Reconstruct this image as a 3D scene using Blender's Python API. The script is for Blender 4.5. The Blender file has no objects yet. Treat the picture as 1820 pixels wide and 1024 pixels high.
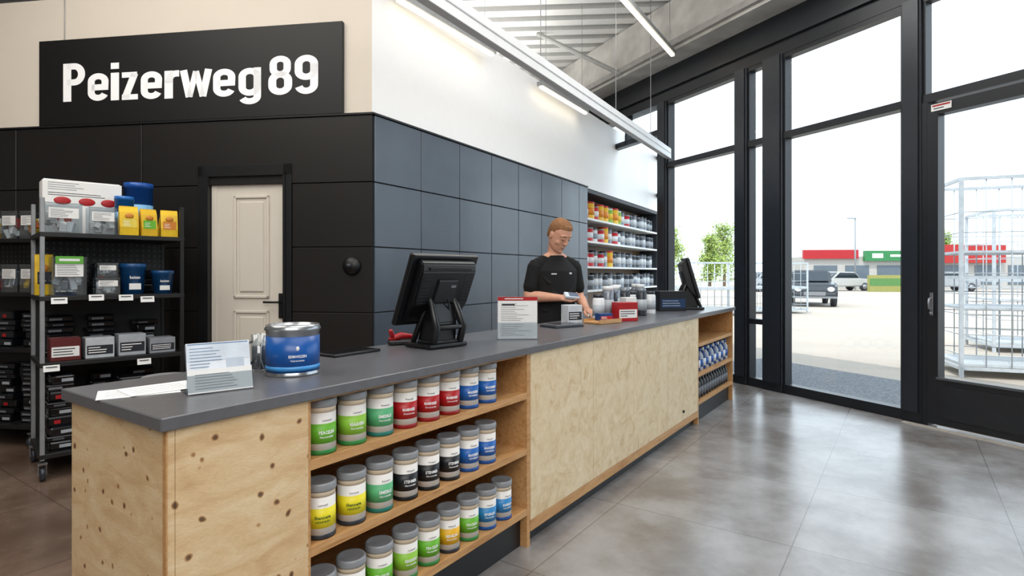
import bpy, bmesh, math, random
from mathutils import Vector, Matrix
R=random.Random(7)
rad=math.radians
scene=bpy.context.scene
COL=scene.collection
# ---------------------------------------------------------------- materials
MC={}
def lin(c):
    return tuple(((v/12.92) if v<=0.04045 else ((v+0.055)/1.055)**2.4) for v in c)
def hx(h):
    return lin(tuple(int(h[i:i+2],16)/255 for i in (0,2,4)))
def newmat(name):
    m=bpy.data.materials.new(name); m.use_nodes=True
    return m,m.node_tree.nodes,m.node_tree.links,m.node_tree.nodes['Principled BSDF']
def M(h,rough=.5,metal=0,var=.12,scale=12,emit=0,bump=0):
    key=(h,rough,metal,var,scale,emit,bump)
    if key in MC: return MC[key]
    m,N,L,P=newmat('mat_'+h)
    c=hx(h)
    P.inputs['Roughness'].default_value=rough
    P.inputs['Metallic'].default_value=metal
    tc=N.new('ShaderNodeTexCoord'); nz=N.new('ShaderNodeTexNoise'); nz.inputs['Scale'].default_value=scale
    nz.inputs['Detail'].default_value=4
    L.new(tc.outputs['Object'],nz.inputs['Vector'])
    cr=N.new('ShaderNodeValToRGB')
    cr.color_ramp.elements[0].position=.3; cr.color_ramp.elements[1].position=.7
    cr.color_ramp.elements[0].color=(*[v*(1-var) for v in c],1)
    cr.color_ramp.elements[1].color=(*[min(1,v*(1+var)) for v in c],1)
    L.new(nz.outputs['Fac'],cr.inputs['Fac']); L.new(cr.outputs['Color'],P.inputs['Base Color'])
    if bump:
        b=N.new('ShaderNodeBump'); b.inputs['Strength'].default_value=bump; b.inputs['Distance'].default_value=.01
        L.new(nz.outputs['Fac'],b.inputs['Height']); L.new(b.outputs['Normal'],P.inputs['Normal'])
    if emit:
        P.inputs['Emission Color'].default_value=(*c,1); P.inputs['Emission Strength'].default_value=emit
    MC[key]=m
    return m
def thin_glass(name,tint,gl=.06):
    m,N,L,P=newmat(name)
    t=N.new('ShaderNodeBsdfTransparent'); t.inputs[0].default_value=(*tint,1)
    g=N.new('ShaderNodeBsdfGlossy'); g.inputs['Roughness'].default_value=.02
    mx=N.new('ShaderNodeMixShader'); mx.inputs[0].default_value=gl
    L.new(t.outputs[0],mx.inputs[1]); L.new(g.outputs[0],mx.inputs[2])
    L.new(mx.outputs[0],N['Material Output'].inputs['Surface'])
    return m
GLASS=thin_glass('window_glass',(.97,.985,.99),.04)
PLASTIC=thin_glass('clear_plastic',(.90,.93,.95),.14)
def wood(name,c1,c2,cd,knot,sc=(1,1,1),kn=.12,rough=.5,dist=.8,kf=.85,ns=5,grain=.2):
    m,N,L,P=newmat(name)
    tc=N.new('ShaderNodeTexCoord'); mp=N.new('ShaderNodeMapping'); mp.inputs['Scale'].default_value=sc
    L.new(tc.outputs['Object'],mp.inputs['Vector'])
    n1=N.new('ShaderNodeTexNoise'); n1.inputs['Scale'].default_value=ns; n1.inputs['Detail'].default_value=8; n1.inputs['Roughness'].default_value=.62
    n1.inputs['Distortion'].default_value=dist
    L.new(mp.outputs[0],n1.inputs['Vector'])
    cr=N.new('ShaderNodeValToRGB'); e=cr.color_ramp.elements
    e[0].position=.3; e[0].color=(*hx(cd),1); e[1].position=.68; e[1].color=(*hx(c2),1)
    x=e.new(.46); x.color=(*hx(c1),1)
    L.new(n1.outputs['Fac'],cr.inputs['Fac'])
    n2=N.new('ShaderNodeTexNoise'); n2.inputs['Scale'].default_value=45; n2.inputs['Detail'].default_value=3
    L.new(mp.outputs[0],n2.inputs['Vector'])
    g=N.new('ShaderNodeMix'); g.data_type='RGBA'; g.blend_type='MULTIPLY'; g.inputs[0].default_value=grain
    cr2=N.new('ShaderNodeValToRGB'); cr2.color_ramp.elements[0].position=.35; cr2.color_ramp.elements[0].color=(.6,.5,.4,1); cr2.color_ramp.elements[1].position=.6
    L.new(n2.outputs['Fac'],cr2.inputs['Fac']); L.new(cr.outputs[0],g.inputs[6]); L.new(cr2.outputs[0],g.inputs[7])
    v=N.new('ShaderNodeTexVoronoi'); v.inputs['Scale'].default_value=knot
    n3=N.new('ShaderNodeTexNoise'); n3.inputs['Scale'].default_value=14
    L.new(tc.outputs['Object'],n3.inputs['Vector'])
    ad=N.new('ShaderNodeVectorMath'); ad.operation='MULTIPLY_ADD'; ad.inputs[1].default_value=(.03,.03,.03)
    L.new(n3.outputs['Color'],ad.inputs[0]); L.new(tc.outputs['Object'],ad.inputs[2])
    L.new(ad.outputs[0],v.inputs['Vector'])
    cr3=N.new('ShaderNodeValToRGB'); e=cr3.color_ramp.elements
    e[0].position=kn*.6; e[0].color=(.10,.045,.02,1); e[1].position=kn*1.25; e[1].color=(1,1,1,1)
    x=e.new(kn*.95); x.color=(.6,.4,.24,1)
    L.new(v.outputs['Distance'],cr3.inputs['Fac'])
    k=N.new('ShaderNodeMix'); k.data_type='RGBA'; k.blend_type='MULTIPLY'; k.inputs[0].default_value=kf
    L.new(g.outputs[2],k.inputs[6]); L.new(cr3.outputs[0],k.inputs[7]); L.new(k.outputs[2],P.inputs['Base Color'])
    P.inputs['Roughness'].default_value=rough
    b=N.new('ShaderNodeBump'); b.inputs['Strength'].default_value=.1; b.inputs['Distance'].default_value=.004
    L.new(n2.outputs['Fac'],b.inputs['Height']); L.new(b.outputs[0],P.inputs['Normal'])
    return m
PINE=wood('knotty_pine','d6b78b','e1c9a2','c8a478',17,(1.4,1.4,4.5),.15,kf=.9,ns=4,grain=.15)
BURL=wood('burl_panel','dfc9a2','e9d7b8','cdb084',7,(1,1,1),.05,.45,1.2,kf=.2,ns=9,grain=.12)
OAK=wood('shelf_wood','bf8f5b','cda06c','a5743f',3,(1,8,8),.05,.45,kf=.3)
def floor_mat():
    m,N,L,P=newmat('stone_floor_tiles')
    tc=N.new('ShaderNodeTexCoord')
    br=N.new('ShaderNodeTexBrick'); br.offset=0; br.inputs['Scale'].default_value=1
    br.inputs['Brick Width'].default_value=.93; br.inputs['Row Height'].default_value=.93
    br.inputs['Mortar Size'].default_value=.003; br.inputs['Mortar Smooth'].default_value=.1
    br.inputs['Color1'].default_value=(1,1,1,1); br.inputs['Color2'].default_value=(.92,.92,.92,1); br.inputs['Mortar'].default_value=(.5,.48,.47,1)
    mp=N.new('ShaderNodeMapping'); mp.inputs['Location'].default_value=(.35,.12,0)
    L.new(tc.outputs['Object'],mp.inputs[0]); L.new(mp.outputs[0],br.inputs['Vector'])
    n=N.new('ShaderNodeTexNoise'); n.inputs['Scale'].default_value=1.7; n.inputs['Detail'].default_value=5; n.inputs['Roughness'].default_value=.62
    L.new(tc.outputs['Object'],n.inputs['Vector'])
    cr=N.new('ShaderNodeValToRGB'); e=cr.color_ramp.elements; cr.color_ramp.interpolation='EASE'
    e[0].position=.3; e[0].color=(*hx('6b645f'),1); e[1].position=.7; e[1].color=(*hx('9a9898'),1)
    L.new(n.outputs['Fac'],cr.inputs['Fac'])
    # warm light on the staff side, painted in as a brown tint
    sp=N.new('ShaderNodeSeparateXYZ'); L.new(tc.outputs['Object'],sp.inputs[0])
    mr=N.new('ShaderNodeMapRange'); mr.inputs['From Min'].default_value=.28; mr.inputs['From Max'].default_value=.30
    L.new(sp.outputs['Y'],mr.inputs['Value'])
    bw=N.new('ShaderNodeMix'); bw.data_type='RGBA'; bw.blend_type='MULTIPLY'; bw.inputs[7].default_value=(.62,.44,.33,1)
    L.new(mr.outputs[0],bw.inputs[0]); L.new(cr.outputs[0],bw.inputs[6])
    mx=N.new('ShaderNodeMix'); mx.data_type='RGBA'; mx.blend_type='MULTIPLY'; mx.inputs[0].default_value=1
    L.new(bw.outputs[2],mx.inputs[6]); L.new(br.outputs['Color'],mx.inputs[7]); L.new(mx.outputs[2],P.inputs['Base Color'])
    P.inputs['Roughness'].default_value=.26
    P.inputs['IOR'].default_value=1.9
    return m
FLOOR=floor_mat()
BLACK=M('0c0d10',.45); FRAME=M('12161d',.4); SHELFBLK=M('0c0d10',.5)
WHITE=M('f2f2f2',.6,var=.01); CREAM=M('e0d6c8',.7,var=.02,scale=2); TILE=M('49525d',.27,var=.08,scale=3); DARKP=M('151211',.45,var=.1,scale=3)
TOP=M('5c5c60',.28,var=.08,scale=30); STEEL=M('9a9c9f',.35,.9); GALV=M('8f9295',.45,.4)
PAPER=M('e6e6e4',.7,var=.02); INK=M('8a8d92',.7); INKD=M('2a2b30',.7); RED=M('a80f18',.4); BLUE=M('1d56a8',.35); NAVY=M('143a78',.35)
YEL=M('e0b81a',.45); GREEN=M('69b52d',.45); TEAL=M('1d7a6a',.45)
# ---------------------------------------------------------------- builder
class B:
    def __init__(s): s.bm=bmesh.new(); s.m=[]; s.xf=Matrix()
    def mi(s,m):
        if m not in s.m: s.m.append(m)
        return s.m.index(m)
    def add(s,t,m,smooth=False):
        i=s.mi(m)
        for f in t.faces: f.material_index=i; f.smooth=smooth
        t.transform(s.xf)
        me=bpy.data.meshes.new('t'); t.to_mesh(me); t.free(); s.bm.from_mesh(me); bpy.data.meshes.remove(me)
    def box(s,c,d,m,rot=None,bev=0,seg=1):
        t=bmesh.new(); bmesh.ops.create_cube(t,size=1)
        bmesh.ops.scale(t,vec=d,verts=t.verts)
        if bev: bmesh.ops.bevel(t,geom=list(t.edges),offset=bev,segments=seg,affect='EDGES',profile=.5)
        if rot: t.transform(rot if isinstance(rot,Matrix) else (Matrix.Rotation(rot[2],4,'Z')@Matrix.Rotation(rot[1],4,'Y')@Matrix.Rotation(rot[0],4,'X')))
        t.transform(Matrix.Translation(c)); s.add(t,m)
        return s
    def bb(s,x0,x1,y0,y1,z0,z1,m,bev=0):
        return s.box(((x0+x1)/2,(y0+y1)/2,(z0+z1)/2),(abs(x1-x0),abs(y1-y0),abs(z1-z0)),m,bev=bev)
    def lathe(s,pr,m,c=(0,0,0),seg=24,rot=None,smooth=True):
        t=bmesh.new(); rings=[]
        for r,z in pr:
            if r<1e-5: rings.append([t.verts.new((0,0,z))])
            else: rings.append([t.verts.new((r*math.cos(2*math.pi*i/seg),r*math.sin(2*math.pi*i/seg),z)) for i in range(seg)])
        s._sk(t,rings)
        if rot: t.transform(rot)
        t.transform(Matrix.Translation(c)); s.add(t,m,smooth)
        return s
    def _sk(s,t,rings):
        for a,b in zip(rings,rings[1:]):
            n=max(len(a),len(b))
            if len(a)==1 and len(b)==1: continue
            for i in range(n):
                j=(i+1)%n
                if len(a)==1: t.faces.new((a[0],b[j],b[i]))
                elif len(b)==1: t.faces.new((a[i],a[j],b[0]))
                else: t.faces.new((a[i],a[j],b[j],b[i]))
        for r,fl in ((rings[0],1),(rings[-1],0)):
            if len(r)>2: t.faces.new(r[::-1] if fl else r)
        bmesh.ops.recalc_face_normals(t,faces=t.faces)
    def cyl(s,c,r,h,m,r2=None,seg=20,rot=None):
        r2=r if r2 is None else r2
        t=bmesh.new(); bmesh.ops.create_cone(t,cap_ends=True,segments=seg,radius1=r,radius2=r2,depth=h)
        if rot: t.transform(rot)
        t.transform(Matrix.Translation(c))
        s.add(t,m,seg>10)
        return s
    def loft(s,secs,m,seg=24,pw=1.0):
        t=bmesh.new(); rings=[]
        sg=lambda v:math.copysign(abs(v)**pw,v)
        for cx,cy,z,rx,ry in secs:
            rings.append([t.verts.new((cx+rx*sg(math.cos(2*math.pi*i/seg)),cy+ry*sg(math.sin(2*math.pi*i/seg)),z)) for i in range(seg)])
        s._sk(t,rings); s.add(t,m,True); return s
    def tube(s,pts,rs,m,seg=10,cap=True):
        pts=[Vector(p) for p in pts]
        if not isinstance(rs,(list,tuple)): rs=[rs]*len(pts)
        t=bmesh.new(); rings=[]
        prev=None; n=len(pts)
        for i,p in enumerate(pts):
            d=(pts[min(i+1,n-1)]-pts[max(i-1,0)]).normalized()
            if prev is None:
                a=d.orthogonal().normalized()
            else:
                a=(prev-d*prev.dot(d)).normalized()
            prev=a; b=d.cross(a)
            if i==0 and cap:
                rings.append([t.verts.new(p-d*rs[0])])
                rings.append([t.verts.new(p-d*rs[0]*.7+(a*math.cos(2*math.pi*k/seg)+b*math.sin(2*math.pi*k/seg))*rs[0]*.71) for k in range(seg)])
            rings.append([t.verts.new(p+(a*math.cos(2*math.pi*k/seg)+b*math.sin(2*math.pi*k/seg))*rs[i]) for k in range(seg)])
            if i==n-1 and cap:
                rings.append([t.verts.new(p+d*rs[i]*.7+(a*math.cos(2*math.pi*k/seg)+b*math.sin(2*math.pi*k/seg))*rs[i]*.71) for k in range(seg)])
                rings.append([t.verts.new(p+d*rs[i])])
        s._sk(t,rings); s.add(t,m,True); return s
    def ell(s,c,r,m,rot=None,seg=20):
        t=bmesh.new(); bmesh.ops.create_uvsphere(t,u_segments=seg,v_segments=max(8,seg//2),radius=1)
        bmesh.ops.scale(t,vec=r,verts=t.verts)
        if rot: t.transform(rot)
        t.transform(Matrix.Translation(c)); s.add(t,m,True); return s
    def poly(s,pts,z0,z1,m):
        t=bmesh.new(); a=[t.verts.new((x,y,z0)) for x,y in pts]; b=[t.verts.new((x,y,z1)) for x,y in pts]
        s._sk(t,[a,b]); s.add(t,m); return s
    def prism(s,pts,x0,x1,m,bev=0):
        t=bmesh.new(); a=[t.verts.new((x0,y,z)) for y,z in pts]; b=[t.verts.new((x1,y,z)) for y,z in pts]
        s._sk(t,[a,b])
        if bev: bmesh.ops.bevel(t,geom=list(t.edges),offset=bev,segments=2,affect='EDGES')
        s.add(t,m); return s
    def stroke(s,pts,w,ox,oz,kx,kz,y0,y1,m,closed=False):
        n=len(pts); L_=[];R_=[]
        P=[Vector(p) for p in pts]
        for i in range(n):
            a=P[(i-1)%n] if (closed or i>0) else P[i]; c=P[(i+1)%n] if (closed or i<n-1) else P[i]
            d1=(P[i]-a); d2=(c-P[i])
            d1=d1.normalized() if d1.length>1e-6 else d2.normalized(); d2=d2.normalized() if d2.length>1e-6 else d1
            nn=(Vector((-d1.y,d1.x))+Vector((-d2.y,d2.x)))
            nn.normalize(); k=1/max(.5,nn.dot(Vector((-d1.y,d1.x))))
            L_.append(P[i]+nn*w/2*k); R_.append(P[i]-nn*w/2*k)
        t=bmesh.new()
        f=lambda p,y:t.verts.new((ox+p.x*kx,y,oz+p.y*kz))
        q=[[f(L_[i],y0),f(R_[i],y0),f(R_[i],y1),f(L_[i],y1)] for i in range(n)]
        rng=range(n if closed else n-1)
        for i in rng:
            a,c=q[i],q[(i+1)%n]
            for k in range(4): t.faces.new((a[k],a[(k+1)%4],c[(k+1)%4],c[k]))
        if not closed: t.faces.new(q[0]); t.faces.new(q[-1][::-1])
        bmesh.ops.recalc_face_normals(t,faces=t.faces); s.add(t,m); return s
    def text(s,body,cap,m,c=(0,0,0),width=None,ext=.002,bold=0,wrap=None,center=True,res=3):
        vs,fs=textdata(body,ext/cap*.7,bold,res)
        k=cap/CAPH
        xs=[v[0] for v in vs]; x0,x1=min(xs),max(xs)
        kx=(width/(x1-x0)) if width else k
        mid=(x0+x1)/2 if center else x0
        t=bmesh.new(); nv=[]
        for x,y,z in vs:
            X=(x-mid)*kx; Z=y*k; D=z*k
            if wrap:
                r=wrap+D+ext*.5; nv.append(t.verts.new((c[0]+r*math.sin(X/wrap),c[1]-r*math.cos(X/wrap),c[2]+Z)))
            else: nv.append(t.verts.new((c[0]+X,c[1]-D,c[2]+Z)))
        for f in fs:
            try: t.faces.new([nv[i] for i in f])
            except ValueError: pass
        s.add(t,m); return s
    def obj(s,name,loc=(0,0,0),rz=0,parent=None,label=None,cat=None,group=None,kind=None):
        me=bpy.data.meshes.new(name); s.bm.to_mesh(me); s.bm.free()
        for m in s.m: me.materials.append(m)
        o=bpy.data.objects.new(name,me); COL.objects.link(o)
        o.location=loc; o.rotation_euler.z=rz
        if parent: o.parent=parent
        tag(o,label,cat,group,kind)
        return o
def tag(o,label=None,cat=None,group=None,kind=None):
    if label: o['label']=label
    if cat: o['category']=cat
    if group: o['group']=group
    if kind: o['kind']=kind
TD={}
def textdata(body,ext,bold,res):
    key=(body,round(ext,3),bold,res)
    if key in TD: return TD[key]
    cu=bpy.data.curves.new('t','FONT'); cu.body=body; cu.size=1; cu.extrude=ext; cu.offset=bold; cu.resolution_u=res
    o=bpy.data.objects.new('t',cu); COL.objects.link(o)
    dg=bpy.context.evaluated_depsgraph_get(); me=bpy.data.meshes.new_from_object(o.evaluated_get(dg))
    d=([tuple(v.co) for v in me.vertices],[tuple(p.vertices) for p in me.polygons])
    bpy.data.objects.remove(o); bpy.data.curves.remove(cu); bpy.data.meshes.remove(me)
    TD[key]=d; return d
_v,_f=textdata('H',0,0,2); CAPH=max(v[1] for v in _v)
def thing(name,loc,rz,label,cat,group=None):
    o=bpy.data.objects.new(name,None); o.empty_display_size=.1; COL.objects.link(o)
    o.location=loc; o.rotation_euler.z=rz; tag(o,label,cat,group); return o
def dup(src,loc,rz,label=None,group=None):
    def cp(o,par):
        n=o.copy(); COL.objects.link(n)
        if par: n.parent=par
        for c in o.children: cp(c,n)
        return n
    n=cp(src,None); n.location=loc; n.rotation_euler.z=rz
    if label: n['label']=label
    if group: n['group']=group
    return n
def purge(*ts):
    for k in ts:
        for c in list(k.children): bpy.data.objects.remove(c)
        bpy.data.objects.remove(k)
# ---------------------------------------------------------------- reference frames
CX,CY=-1.0985,4.5
AL=rad(-8.44); AT=rad(60.23); AC=rad(55.45); AW=rad(-64.8)
P0=(-.865,1.423)
def fr(o,ang,x,y,z=0):
    return (o[0]+x*math.cos(ang)-y*math.sin(ang),o[1]+x*math.sin(ang)+y*math.cos(ang),z)
def LW(x,y,z=0): return fr((CX,CY),AL,x,y,z)
def TW(x,y,z=0): return fr((CX,CY),AT,x,y,z)
def CT(u,v,z=.99): return fr(P0,AC,u,v,z)
A0=(2.267,8.26)
def WW(x,y,z=0): return fr(A0,AW,x,y,z)
ROWS=[.008,.525,1.041,1.557,2.065,2.59]
# ---------------------------------------------------------------- room shell
w_far=WW(-6,0); w_near=WW(9,0)
poly=[(w_near[0],w_near[1]),(w_far[0],w_far[1]),(-9,w_far[1]),(-9,-4),(w_near[0],-4)]
def tolocal(pts,o,ang):
    r=[]
    for x,y in pts:
        dx,dy=x-o[0],y-o[1]; r.append((dx*math.cos(ang)+dy*math.sin(ang),-dx*math.sin(ang)+dy*math.cos(ang)))
    return r
nook=[WW(-.1,.02)[:2],TW(8.5,.5)[:2],TW(4.0,.5)[:2],WW(-3,0)[:2]]
b=B(); b.poly(tolocal(poly,P0,AC)[::-1],-.02,0,FLOOR)
b.obj('floor',(P0[0],P0[1],0),AC,kind='structure')
b=B(); b.poly(tolocal(nook,P0,AC),-.02,-.001,FLOOR); b.obj('floor_annex',(P0[0],P0[1],0),AC,kind='structure')
DECK=M('dededb',.5,.0,var=.03); DECK_SHADE=M('a9a9a6',.6,var=.05)
t=bmesh.new(); y=-4.0; prof=[]
while y<w_far[1]+.2:
    prof+=[(y,5.0,0),(y+.18,5.0,1),(y+.21,5.10,0),(y+.29,5.10,1)]; y+=.34
lo=[t.verts.new((-9,p[0],p[1])) for p in prof]; hi=[t.verts.new((9,p[0]-1.2,p[1])) for p in prof]
for i in range(len(prof)-1): t.faces.new((lo[i],lo[i+1],hi[i+1],hi[i]))
nrm=Vector((math.cos(AW+math.pi/2),math.sin(AW+math.pi/2),0))
bmesh.ops.bisect_plane(t,geom=list(t.verts)+list(t.edges)+list(t.faces),plane_co=WW(0,.15,0),plane_no=nrm,clear_outer=True)
b=B(); b.add(t,DECK)
b.bm.faces.ensure_lookup_table(); k2=b.mi(DECK_SHADE)
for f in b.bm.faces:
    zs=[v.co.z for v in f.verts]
    if max(zs)-min(zs)>.05 or min(zs)>5.09: f.material_index=k2  # shade painted on rib slopes and recesses with a darker deck copy
b.poly(poly,5.16,5.3,M('77777a',.8)); b.obj('ceiling',kind='structure')
OW=M('b5b3b0',.8,var=.05)
b=B(); b.bb(-9.2,w_far[0],w_far[1],w_far[1]+.2,0,5.2,OW); b.obj('wall_rear',kind='structure')
b=B(); b.bb(-9.2,-9,-4,w_far[1],0,5.2,OW); b.obj('wall_left_outer',kind='structure')
b=B(); b.bb(-9.2,w_near[0]+.2,-4.2,-4,0,5.2,WHITE); b.obj('wall_front',kind='structure')
b=B(); b.bb(w_near[0],w_near[0]+.2,-4,w_near[1],0,5.2,WHITE); b.obj('wall_right',kind='structure')
# left wall
b=B()
b.bb(-8,0.0,0,.12,2.59,3.70,CREAM)
b.bb(-8,-1.40,0,.12,0,2.59,DARKP); b.bb(-.70,0,0,.12,0,2.59,DARKP); b.bb(-1.40,-.70,0,.12,2.15,2.59,DARKP)
def pan(x0,x1,z0,z1,m=DARKP): b.box(((x0+x1)/2,-.015,(z0+z1)/2),(x1-x0-.006,.028,z1-z0-.006),m,bev=.003)
vx=[-8,-6.8,-5.6,-4.4,-3.2,-1.991]
for i in range(5):
    for a,c in zip(vx,vx[1:]): pan(a,c,ROWS[i],ROWS[i+1])
pan(-1.991,.016,ROWS[4],2.59)
for i in range(4):
    pan(-1.991,-1.475,ROWS[i],ROWS[i+1]); pan(-.657,.016,ROWS[i],ROWS[i+1])
b.obj('wall_left',(CX,CY,0),AL,kind='structure')
b=B(); b.bb(-8,.03,-.04,.0,2.59,2.605,BLACK); b.obj('trim_1',(CX,CY,0),AL,kind='structure')
# tile wall
b=B()
b.bb(0,8.38,0,.12,2.59,3.70,WHITE); b.bb(0,4.36,0,.12,0,2.59,BLACK); b.bb(8.1,8.38,0,.12,0,2.59,WHITE)
for n in range(8):
    x0=n*.578; x1=min(x0+.578,4.36)
    for i in range(5): b.box(((x0+x1)/2,-.015,(ROWS[i]+ROWS[i+1])/2),(x1-x0-.008,.028,ROWS[i+1]-ROWS[i]-.008),TILE,bev=.003)
b.obj('wall_back',(CX,CY,0),AT,kind='structure')
b=B(); b.bb(-.01,4.36,-.04,0,2.59,2.605,BLACK); b.obj('trim_2',(CX,CY,0),AT,kind='structure')
p=WW(-.19,.0); q=TW(8.39,.1)
ang=math.atan2(q[1]-p[1],q[0]-p[0]); ln=math.hypot(q[0]-p[0],q[1]-p[1])
b=B()
for z0,z1 in ((0,.1),(2.87,2.945),(3.62,3.7)): b.bb(0,ln,-.06,0,z0,z1,FRAME)
for x in (0,ln/3,2*ln/3,ln-.05): b.bb(x,x+.05,-.06,0,0.1,3.62,FRAME)
o=b.obj('window_8',(p[0],p[1],0),ang,kind='structure')  # unseen glazing, added so daylight reaches the nook wall and shelves
g=B(); g.bb(.03,ln-.03,-.035,-.025,.1,3.62,GLASS); g.obj('glass_pane',parent=o)
# ---------------------------------------------------------------- window wall
Z1,Z2,ZT=2.87,2.945,3.83
b=B(); b.bb(-6,9,-.05,.15,ZT,4.30,FRAME); b.bb(-6,9,-.09,-.05,3.98,4.02,FRAME); b.obj('trim_3',WW(0,0),AW,kind='structure')
CONC=M('bfbcb6',.8,var=.18,scale=4,bump=.2)
b=B(); b.bb(-6,9,-.40,.15,4.30,4.98,CONC); b.bb(-6,9,-.46,-.40,4.34,4.42,M('9c9995',.7)); b.obj('wall_window_head',WW(0,0),AW,kind='structure')
mull=[(-.19,0),(1.263,1.45),(1.685,1.954),(3.249,3.42),(4.78,4.95),(6.25,6.45),(7.75,9)]
for i,(a,c) in enumerate(mull):
    b=B(); b.bb(a,c,-.07,.10,0,ZT,FRAME,bev=.004); b.bb(a+.02,c-.02,-.085,-.07,0.1,ZT,M('1f242c',.35))
    b.obj('trim_%d'%(i+4),WW(0,0),AW,kind='structure')
def window(n,a,c,lower=.10,extra=None,base=True):
    b=B(); f=.045
    g=B()
    if base:
        b.bb(a,c,-.05,.07,0,lower,FRAME); b.bb(a,c,-.05,.07,Z1,Z2,FRAME)
        b.bb(a,a+f*.5,-.04,.05,lower,Z1,FRAME); b.bb(c-f*.5,c,-.04,.05,lower,Z1,FRAME)
        g.bb(a+.01,c-.01,.005,.015,lower,Z1,GLASS)
        if extra: b.bb(a,c,-.05,.06,extra-.03,extra+.03,FRAME)
    b.bb(a,a+f*.5,-.04,.05,Z2,ZT,FRAME); b.bb(c-f*.5,c,-.04,.05,Z2,ZT,FRAME); b.bb(a,c,-.045,.06,ZT-.05,ZT,FRAME)
    if not base: b.bb(a,c,-.05,.07,Z1,Z2,FRAME)
    g.bb(a+.01,c-.01,.005,.015,Z2,ZT-.04,GLASS)
    o=b.obj('window_%d'%n,WW(0,0),AW,kind='structure')
    g.obj('glass_pane',parent=o)
window(1,0,1.263); window(2,1.45,1.685,extra=.777); window(3,1.954,3.249); window(4,3.42,4.78,base=False)
window(5,4.95,6.25); window(6,6.45,7.75)
b=B()
for a,c in ((-1.0,-.95),(-1.9,-1.83),(-2.6,-2.5)): b.bb(a,c,-.05,.07,3.4,ZT,FRAME)
b.bb(-2.6,-.19,-.05,.07,3.38,3.46,FRAME)
o=b.obj('window_7',WW(0,0),AW,kind='structure')
g=B(); g.bb(-2.6,-.19,.005,.015,3.46,ZT,GLASS); g.obj('glass_pane',parent=o)
# glazed door
b=B(); a,c=3.47,4.73
b.bb(3.42,3.47,-.06,.08,0,Z1,FRAME); b.bb(4.73,4.78,-.06,.08,0,Z1,FRAME)
b.bb(a,a+.09,-.075,.03,.03,2.84,FRAME,bev=.003); b.bb(c-.09,c,-.075,.03,.03,2.84,FRAME,bev=.003)
b.bb(a+.09,c-.09,-.075,.03,2.74,2.84,FRAME); b.bb(a+.09,c-.09,-.075,.03,.03,.43,FRAME)
b.bb(a+.14,c-.14,-.085,-.075,.09,.38,M('191d24',.35))
b.bb(a+.08,c-.08,-.085,-.06,.425,.445,M('5a5f66',.4,.5))
d=b.obj('door_1',WW(0,0),AW,kind='structure')
g=B(); g.bb(a+.085,c-.085,-.025,-.015,.43,2.745,GLASS); g.obj('glass_pane',parent=d)
h=B(); h.box((a+.045,-.085,1.08),(.028,.010,.20),STEEL,bev=.003); h.tube([(a+.045,-.09,1.13),(a+.045,-.125,1.13),(a+.045,-.135,1.09),(a+.045,-.125,1.04),(a+.045,-.09,1.04)],.008,STEEL); h.cyl((a+.045,-.095,1.0),.011,.02,STEEL,rot=Matrix.Rotation(rad(90),4,'X'))
h.obj('handle',parent=d)
s=B(); s.box((a+.12,-.08,2.80),(.16,.004,.06),PAPER); s.box((a+.12,-.0825,2.815),(.14,.002,.014),RED); s.box((a+.10,-.0825,2.79),(.08,.002,.008),INKD)
s.obj('sticker',parent=d)
b=B(); b.bb(3.3,8,-.15,-.10,0,.008,M('b5b0a8',.6)); b.obj('trim_20',WW(0,0),AW,kind='structure')
# ---------------------------------------------------------------- cream door
DC=M('d6cfc3',.5,var=.01)
b=B(); x0,x1=-1.378,-.725
fr_=B(); fr_.bb(-1.475,-1.378,-.04,.1,0,2.225,BLACK,bev=.003); fr_.bb(-.725,-.657,-.04,.1,0,2.225,BLACK,bev=.003); fr_.bb(-1.475,-.657,-.04,.1,2.135,2.225,BLACK,bev=.003)
fr_.bb(-1.40,-1.378,-.048,-.04,0,2.16,BLACK); fr_.bb(-.725,-.705,-.048,-.04,0,2.16,BLACK); fr_.bb(-1.40,-.705,-.048,-.04,2.135,2.16,BLACK)
b.bb(x0+.003,x1-.003,-.0,.04,.005,2.132,DC)
for z0,z1 in ((1.15,1.98),(.22,1.05)):
    xm=-1.02; hw=.155
    b.bb(xm-hw,xm-hw+.022,-.014,0,z0,z1,DC,bev=.004); b.bb(xm+hw-.022,xm+hw,-.014,0,z0,z1,DC,bev=.004)
    b.bb(xm-hw,xm+hw,-.014,0,z0,z0+.022,DC,bev=.004); b.bb(xm-hw,xm+hw,-.014,0,z1-.022,z1,DC,bev=.004)
    b.box((xm,-.004,(z0+z1)/2),(hw*2-.10,.016,z1-z0-.10),DC,bev=.007)
b.bb(x0+.003,x0+.05,-.005,0,.01,2.12,DC,bev=.002)
dd=b.obj('door_2',(CX,CY,0),AL,kind='structure')
fr_.obj('door_frame',parent=dd)
h=B(); h.box((-.765,-.008,1.09),(.035,.012,.2),BLACK,bev=.004); h.tube([(-.765,-.01,1.12),(-.765,-.05,1.12),(-.79,-.058,1.12),(-.88,-.058,1.12)],.009,BLACK)
h.obj('handle',parent=dd)
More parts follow.
